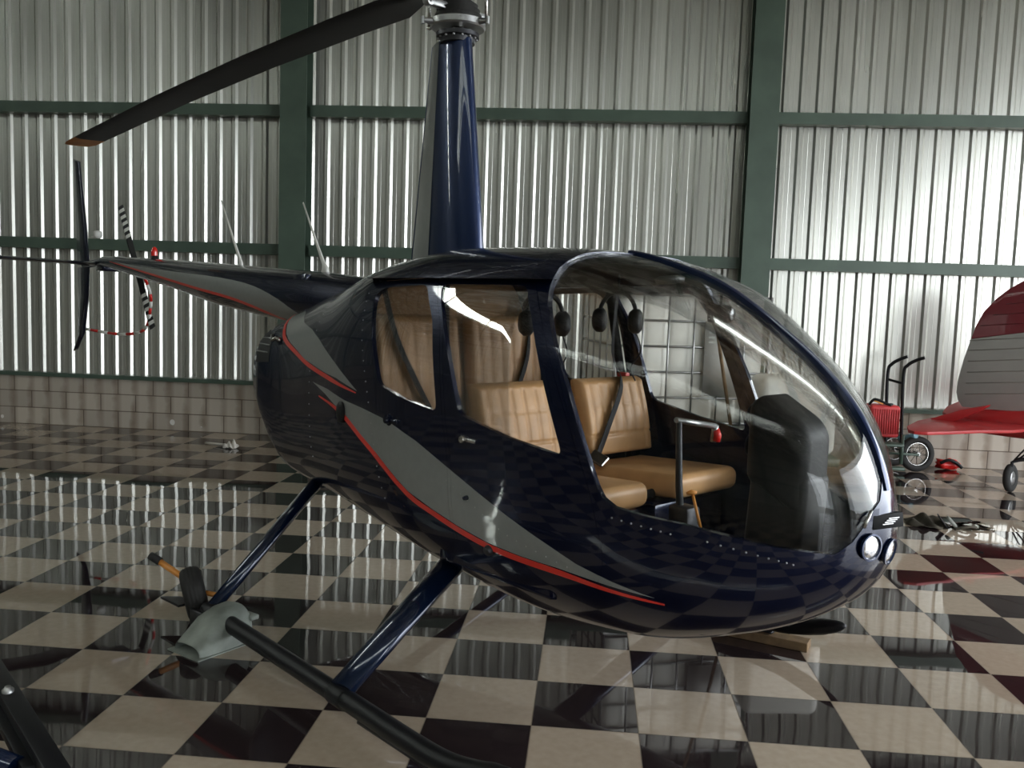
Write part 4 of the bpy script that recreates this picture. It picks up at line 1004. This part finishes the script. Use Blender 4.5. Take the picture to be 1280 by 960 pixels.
b = MB(); b.tube([(.22, .30, .33), (.30, .05, .40)], .03, 12); b.build('blue_cylinder', pbr('pale_blue_paint', (.22, .42, .52), .4, noise=.1), HT)

# red ribbed canister on the hand truck
t = MB(); t.rbox((-.16, -.12, 0), (.15, .12, .34), .03, 4, Matrix.Translation((3.33, 5.90, .40)))
can = t.build('red_canister', M_REDRIB, None, sharp=.9); tag(can, 'faded red ribbed canister carried on the hand truck', 'canister')
b = MB()
for k in range(12): b.tube([(3.20 + k * .024, 5.776, .44), (3.20 + k * .024, 5.776, .70)], .006, 6)
b.build('rib', M_REDRIB, can); can.children[0]['kind'] = 'stuff'
b = MB(); b.tube(smooth_path([(3.17, 5.85, .74), (3.22, 5.82, .80), (3.32, 5.80, .765), (3.38, 5.79, .745)], 5), .014, 10); b.lathe([(.025, 0), (.025, .02), (.0005, .024)], (3.39, 5.84, .74), n=14); b.build('spout', M_BLACK, can)
b = MB(); b.tube([(3.19, 5.83, .79), (3.30, 5.80, .755)], .008, 8, flat=(1, 1)); b.build('cord', M_ORANGE, can)

# small machine part on the floor beyond the wheel
def blob(cx, cy, cz, sx, sy, sz, seed, amp=.3, n=3):
    bm = bmesh.new(); bmesh.ops.create_icosphere(bm, subdivisions=n, radius=1); rnd = random.Random(seed); ph = [rnd.uniform(0, 6) for _ in range(9)]
    for v in bm.verts:
        p = v.co; k = 1 + amp * (math.sin(5 * p.x + ph[0]) * math.sin(6 * p.y + ph[1]) + .5 * math.sin(11 * p.z + ph[2] + 3 * p.x))
        v.co = Vector((p.x * k * sx, p.y * k * sy, max(p.z * k, -.9) * sz)) + Vector((cx, cy, cz))
    bm.verts.ensure_lookup_table(); return [v.co.copy() for v in bm.verts], [[v.index for v in f.verts] for f in bm.faces]
b = MB(); b.add(*blob(4.20, 6.30, .06, .13, .07, .06, 3), smooth=True); part_ = b.build('machine_part', M_REDP, None); tag(part_, 'small red and black machine part on the floor against the block wall', 'machine part')
b = MB(); b.tube(smooth_path([(4.10, 6.24, .08), (4.18, 6.22, .12), (4.27, 6.22, .09), (4.33, 6.23, .04)], 5), .018, 8); b.build('hose', M_BLACK, part_)

# pile of cloth, plates and clear sheet on the floor at right
b = MB()
def crumple(cx, cy, w, d, h, seed, rot=0, n=28, mat=None):
    rnd = random.Random(seed); ph = [rnd.uniform(0, 6.28) for _ in range(8)]; vs = []
    for i in range(n):
        for j in range(n):
            u = i / (n - 1) * 2 - 1; v = j / (n - 1) * 2 - 1; r = math.hypot(u, v)
            e = max(0, 1 - r ** 2 * .75)
            z = h * e * (.55 + .35 * math.sin(3 * u + ph[0]) * math.sin(4 * v + ph[1]) + .25 * math.sin(9 * u + 5 * v + ph[2])) + .004
            rr = 1 / max(1, r) * (1 + .08 * math.sin(5 * math.atan2(v, u) + ph[3]))
            x = u * w / 2 * rr; y = v * d / 2 * rr
            vs.append((cx + x * math.cos(rot) - y * math.sin(rot), cy + x * math.sin(rot) + y * math.cos(rot), max(z, .004)))
    return vs, [(i * n + j, (i + 1) * n + j, (i + 1) * n + j + 1, i * n + j + 1) for i in range(n - 1) for j in range(n - 1)]
b.add(*crumple(2.98, 3.55, .34, .34, .085, 4, -.3), smooth=True); o = b.build('crumpled_cloth', M_CLOTH, None, recalc=False); tag(o, 'dark olive crumpled cloth on the tiles right of the helicopter nose', 'cloth')
b = MB()
Mx = Matrix.Translation((3.10, 3.44, .005)) @ Matrix.Rotation(-.25, 4, 'Z') @ Matrix.Rotation(math.radians(-38), 4, 'Y')
b.rbox((0, -.05, 0), (.010, .05, .12), .003, 1, Mx); o = b.build('metal_plate', M_BLACK, None); tag(o, 'thin black plate leaning against the olive cloth', 'plate')
b = MB(); Mx = Matrix.Translation((3.165, 3.44, .005)) @ Matrix.Rotation(-.25, 4, 'Z') @ Matrix.Rotation(math.radians(-42), 4, 'Y'); b.rbox((0, -.045, 0), (.022, .05, .10), .003, 1, Mx)
b.rbox((.022, -.03, .01), (.026, .03, .08), .001, 1, Mx); o = b.build('grey_plate', M_PLATE, None); tag(o, 'pale grey plate lying aslant between black plate and clear sheet', 'plate')
b = MB(); b.add(*crumple(3.33, 3.52, .34, .26, .05, 9, .2), smooth=True); o = b.build('plastic_sheet', M_SHEET, None, recalc=False); tag(o, 'clear plastic sheet lying on the tiles beside the olive cloth', 'plastic sheet')
b = MB(); b.tube(smooth_path([(3.12, 3.34, .02), (3.22, 3.33, .045), (3.30, 3.40, .03)], 5), .022, 10, flat=(.5, 1)); o = b.build('cloth_strap', M_CLOTH, None); tag(o, 'short dark strap across the grey plate and sheet', 'strap')
# paper by the wall at left
b = MB(); b.tube([(-4.05, 5.62, .018), (-3.78, 5.52, .022)], [.02, .026], 8, flat=(.6, 1)); b.add(*crumple(-3.70, 5.47, .17, .13, .10, 12), smooth=True); o = b.build('crumpled_paper', M_PAPER, None); tag(o, 'crumpled white paper on the floor by the block wall', 'paper')
# little fittings on the middle girt
b = MB(); b.lathe([(.0005, 0), (.035, .005), (.05, .03), (.05, .075), (.035, .09), (.0005, .095)], (-5.70, 6.33, 2.285), n=20); b.tube([(-5.78, 6.34, 2.30), (-5.70, 6.33, 2.30)], .012, 8)
o = b.build('white_jar', M_WHITE, None, sharp=.9); tag(o, 'small white plastic jar standing on the middle wall beam', 'jar')

# intermediate bulk container with cage on a low platform, white tank beside it
PL = MB()
PL.rbox((-.10, 2.45, .62), (1.95, 3.95, .68), .008, 1)
PLM = Matrix.Identity(4)
for (x, y) in ((0, 2.55), (1.85, 2.55), (0, 3.85), (1.85, 3.85)): PL.box((x - .03, y - .03, 0), (x + .03, y + .03, .62))
o = PL.build('steel_platform', M_GREEN, None); tag(o, 'low green steel platform carrying caged tank, standing behind the helicopter', 'platform')
ibc_M = Matrix.Translation((.82, 3.42, .68)) @ Matrix.Rotation(math.radians(14), 4, 'Z')
IBC = thing('bulk_container', 'white plastic bulk container in metal cage seen through the cabin windows', 'container', (.82, 3.42, .68), math.radians(14))
b = MB()
def bulge(v):
    k = .018 * abs(math.sin(v.x * PI / .2)) ** .5 * (1 if v.y < 0 else .5) + .012 * abs(math.sin((v.z - .14) * PI / .192)) ** .6
    return (v.x, v.y - k if v.y < -.3 else v.y, v.z)
nx, nz = 60, 50; vs = []
for i in range(nx + 1):
    for j in range(nz + 1):
        x = -.57 + 1.14 * i / nx; z = .15 + .97 * j / nz; ed = min(x + .57, .57 - x) / .05; ez = min(z - .15, 1.12 - z) / .05
        f = 1 - .04 * (max(0, 1 - ed) ** 2 + max(0, 1 - ez) ** 2) * 10
        vs.append((x, -.46 - .022 * f - .022 * abs(math.sin(PI * (x + .57) / .19)) ** .5 - .010 * abs(math.sin((z - .15) * PI / .194)) ** .6, z))
b.add(vs, [(i * (nz + 1) + j, (i + 1) * (nz + 1) + j, (i + 1) * (nz + 1) + j + 1, i * (nz + 1) + j + 1) for i in range(nx) for j in range(nz)], True)
b.rbox((-.57, -.47, .14), (.57, .47, 1.13), .05, 4); b.lathe([(.11, 1.12), (.11, 1.17), (.0005, 1.18)], (0, 0, 0), n=24); b.build('bottle', M_TANK, IBC)
b = MB()
for k in range(6):
    z = .15 + k * .192
    b.tube([(-.60, -.53, z), (.60, -.53, z), (.60, .50, z), (-.60, .50, z), (-.60, -.53, z)], .009, 8)
for k in range(7): x = -.60 + k * .2; b.tube([(x, -.54, .13), (x, -.54, 1.12)], .008, 8); b.tube([(x, .51, .13), (x, .51, 1.12)], .008, 8)
for k in range(6): y = -.53 + k * .206; b.tube([(-.61, y, .13), (-.61, y, 1.12)], .008, 8); b.tube([(.61, y, .13), (.61, y, 1.12)], .008, 8)
b.build('cage', M_ALU, IBC)
b = MB(); b.box((-.6, -.53, .10), (.6, .5, .13)); 
for k in (-.55, 0, .55): b.box((k - .05, -.53, 0), (k + .05, .5, .10))
b.build('pallet', M_ALU, IBC)
b = MB(); b.rbox((.08, -.556, .36), (.36, -.548, .92), .002, 1); b.build('label_plate', M_SILVER, IBC)
for k in range(3):
    b = MB(); b.box((.11, -.559, .83 - k * .035), (.26 - .02 * k, -.5565, .845 - k * .035)); b.build('text_line', M_PLATE, IBC)
t = MB(); t.rbox((0, 0, 0), (.56, .34, .56), .07, 5, Matrix.Translation((1.38, 2.46, .68)) @ Matrix.Rotation(math.radians(5), 4, 'Z')); tk = t.build('white_tank', M_TANK, None); tag(tk, 'uncaged white plastic tank on the platform, seen through the windshield', 'tank')
b = MB(); b.lathe([(.05, 0), (.05, .03), (.0005, .035)], (1.60, 2.66, 1.235), n=20); b.build('cap', M_WHITE, tk)
# stick leaning across the container
b = MB(); b.tube([(1.26, 2.70, .68), (1.04, 2.74, 1.84)], .013, 8); o = b.build('wooden_stick', M_WOOD, None); tag(o, 'thin wooden stick leaning against the caged container', 'stick')

# ================================================================== AEROPLANE TAIL
AP = thing('aeroplane', 'red and silver light aeroplane whose tail shows at the right edge', 'aeroplane', (4.35, 5.15, 0), math.radians(-35))
# fuselage cone (local: x forward, away to the right)
b = MB(); st = [(-.50, .69, .02, .07), (-.30, .67, .06, .12), (0, .675, .09, .135), (.6, .71, .14, .18), (1.4, .76, .22, .27), (2.6, .84, .32, .38), (4.0, .93, .40, .50)]
n = 24; vs = []
for x, z, w, h in st:
    for j in range(n): a = 2 * PI * j / n; vs.append((x, w * math.cos(a), z + h * math.sin(a)))
b.add(vs, [(i * n + j, i * n + (j + 1) % n, (i + 1) * n + (j + 1) % n, (i + 1) * n + j) for i in range(len(st) - 1) for j in range(n)] + [list(range(n)), [(len(st) - 1) * n + j for j in range(n)]], True); b.build('fuselage', M_PRED, AP, sharp=.9)
# rudder + fin outline
RUD = [(-.48, .80), (-.523, .861), (-.544, .941), (-.538, 1.064), (-.501, 1.27), (-.45, 1.482), (-.416, 1.612), (-.355, 1.757), (-.257, 1.886), (-.146, 1.99), (-.028, 2.068), (.12, 2.12), (.32, 2.13), (.52, 2.09), (.70, 1.98), (.88, 1.75), (1.05, 1.40), (1.30, .98), (1.35, .80)]
def split_poly(poly, zfun, keep_up):
    out = []; n = len(poly)
    for i in range(n):
        a, c = poly[i], poly[(i + 1) % n]; fa = a[1] - zfun(a[0]); fc = c[1] - zfun(c[0])
        if (fa >= 0) == keep_up: out.append(a)
        if fa * fc < 0: t_ = fa / (fa - fc); out.append((a[0] + (c[0] - a[0]) * t_, a[1] + (c[1] - a[1]) * t_))
    return out
zf = lambda x: 1.484 + (x + .45) * .187
rib = MB(); rib.prism(split_poly(RUD, zf, False), -.022, .022, 'XZ'); fin = rib.build('rudder', M_SILVER, AP, bevel=.012, sharp=.6)
fin['label'] = 'silver lower part with fabric ribs'
rib = MB(); rib.prism(split_poly(RUD, zf, True), -.0225, .0225, 'XZ'); f2 = rib.build('rudder_top', M_MAROON, AP, bevel=.012, sharp=.6); f2['label'] = 'maroon upper part'
b = MB()
for z in (.93, 1.04, 1.15, 1.26, 1.37, 1.47):
    b.tube([(-.46, -.022, z), (.9, -.022, z + .14)], .0045, 6, flat=(1, .6))
b.build('fabric_rib', M_SILVER, fin)
b = MB()
for z in (1.62, 1.73, 1.84):
    b.tube([(-.37 + (z - 1.62) * .95, -.0225, z), (.75, -.0225, z + .12)], .0045, 6, flat=(1, .6))
b.build('fabric_rib', M_MAROON, f2)
b = MB()
Q = [(-.60, -.02), (-.70, -.25), (-.72, -.65), (-.66, -1.20), (-.57, -1.48), (-.50, -1.545), (-.40, -1.50), (-.26, -1.25), (-.12, -.95), (.10, -.65), (.30, -.05)]
b.prism(Q, .655, .685, 'XY'); b.build('tailplane', M_PRED, AP, bevel=.010, sharp=.6)
b = MB(); b.prism([(x, -y * .62) for x, y in Q][::-1], 0, .03, 'XY', Matrix.Translation((0, 0, .66)) @ Matrix.Rotation(math.radians(9), 4, 'X')); b.build('tailplane', M_PRED, AP, bevel=.010, sharp=.6)
b = MB(); b.prism([(-.72, .664), (-.41, .800), (-.185, .862), (-.19, .845), (-.30, .765), (-.50, .655)], -.42, -.20, 'XZ'); b.build('elevator', M_PRED, AP, bevel=.005, sharp=.6)
b = MB(); b.tube([(-.40, -.35, .655), (-.36, -.36, .57), (-.15, -.2, .61)], .007, 8); b.build('control_horn', M_DKMET, AP)
b = MB(); b.lathe([(.07, -.028), (.115, -.032), (.135, -.02), (.14, 0), (.135, .02), (.115, .032), (.07, .028)], (0, 0, .14), (.99, -.15, .06), 28); tw = b.build('tail_wheel', M_RUBBER, AP)
b = MB(); b.lathe([(.0005, -.02), (.03, -.028), (.07, -.024), (.075, 0), (.07, .024), (.03, .028), (.0005, .02)], (0, 0, .14), (.99, -.15, .06), 24); b.build('hub', M_ALU, tw)
b = MB(); b.tube([(0, -.04, .14), (.01, -.03, .30), (.06, 0, .33), (.35, 0, .40), (.7, 0, .50)], [.012, .016, .022, .014, .012], 8); b.tube([(.05, 0, .33), (.28, 0, .56)], .008, 6); b.tube([(.02, 0, .32), (.20, 0, .58)], .008, 6); b.build('spring_strut', M_DKMET, AP)
# main gear and wing stub are out of frame; a prop stand keeps the nose end real
for s in (-1, 1):
    b = MB(); b.tube([(3.6, s * .3, .60), (3.75, s * .85, .25)], .03, 10); mg = b.build('main_gear_leg', M_PRED, AP)
    b = MB(); b.lathe([(.02, -.05), (.22, -.06), (.25, 0), (.22, .06), (.02, .05)], (3.75, s * .85, .25), (0, 1, 0), 24); b.build('main_wheel', M_RUBBER, mg)

# ================================================================== LIGHT, WORLD, CAMERA
w = bpy.data.worlds.new('World'); SC.world = w; w.use_nodes = True; nt = w.node_tree
bg = nt.nodes['Background']
tc = nt.nodes.new('ShaderNodeTexCoord'); sp = nt.nodes.new('ShaderNodeSeparateXYZ'); nt.links.new(tc.outputs['Generated'], sp.inputs[0])
cr = nt.nodes.new('ShaderNodeValToRGB'); nt.links.new(sp.outputs[2], cr.inputs[0]); e = cr.color_ramp.elements
e[0].position = 0; e[0].color = (.80, .86, .90, 1); e[1].position = .5; e[1].color = (.92, .96, 1, 1)
dp = nt.nodes.new('ShaderNodeVectorMath'); dp.operation = 'DOT_PRODUCT'; nt.links.new(tc.outputs['Generated'], dp.inputs[0]); dp.inputs[1].default_value = (-.951, .02, .308)
lobe = math_node(nt, 'MULTIPLY_ADD', math_node(nt, 'POWER', math_node(nt, 'MAXIMUM', dp.outputs['Value'], 0.0), 14.0), 4.0, 1.0)
sc_ = nt.nodes.new('ShaderNodeVectorMath'); sc_.operation = 'SCALE'; nt.links.new(cr.outputs[0], sc_.inputs[0]); nt.links.new(lobe, sc_.inputs['Scale'])
nt.links.new(sc_.outputs[0], bg.inputs['Color']); bg.inputs['Strength'].default_value = 6.6

def portal(name, loc, rot, sx, sy):
    l = bpy.data.lights.new(name, 'AREA'); l.shape = 'RECTANGLE'; l.size = sx; l.size_y = sy; l.cycles.is_portal = True
    o = bpy.data.objects.new(name, l); COL.objects.link(o); o.location = loc; o.rotation_euler = rot; return o
portal('portal_door', (XR + .05, (DY0 + DY1) / 2, DZ / 2), (0, PI / 2, 0), DZ, DY1 - DY0)
sl = math.atan2(RIDGE - EAVE, WY - RY)
for s0, s1 in SKY:
    yc = SY0((s0 + s1) / 2) - .24; portal('portal_skylight', ((s0 + s1) / 2, yc, roof_z(yc) + .5), (-sl, 0, math.atan(.156) if s0 < 0 else 0), s1 - s0, 1.2)
portal('portal_skylight', ((FILL_STRIP[0] + FILL_STRIP[1]) / 2, (FILL_STRIP[2] + FILL_STRIP[3]) / 2, roof_z(-8.9) + .06), (sl, 0, 0), FILL_STRIP[1] - FILL_STRIP[0], 1.45)  # portal over the added front-slope fill strip
portal('portal_front', ((FX0 + XR) / 2, YF - .05, 2.3), (PI / 2, 0, 0), XR - FX0, 4.6)

cam = bpy.data.cameras.new('Camera'); co = bpy.data.objects.new('Camera', cam); COL.objects.link(co); SC.camera = co
Rm = ((0.99557073, 0.08783133, 0.03353479), (0.04133396, -0.08853974, -0.99521466), (-0.08444187, 0.99219271, -0.09177799))
r0, r1, r2 = [Vector(r) for r in Rm]
mw = Matrix.Identity(4)
for i in range(3):
    mw[i][0] = r0[i]; mw[i][1] = -r1[i]; mw[i][2] = -r2[i]
mw[0][3], mw[1][3], mw[2][3] = .3915 * T, -9.0043 * T, 3.94876 * T
co.matrix_world = mw; cam.sensor_width = 36; cam.lens = 1110.4 / 1280 * 36; cam.clip_start = .05; cam.clip_end = 200

SC.view_settings.view_transform = 'Standard'; SC.view_settings.look = 'None'; SC.view_settings.gamma = 1
SC.view_settings.use_curve_mapping = False; SC.view_settings.exposure = .48
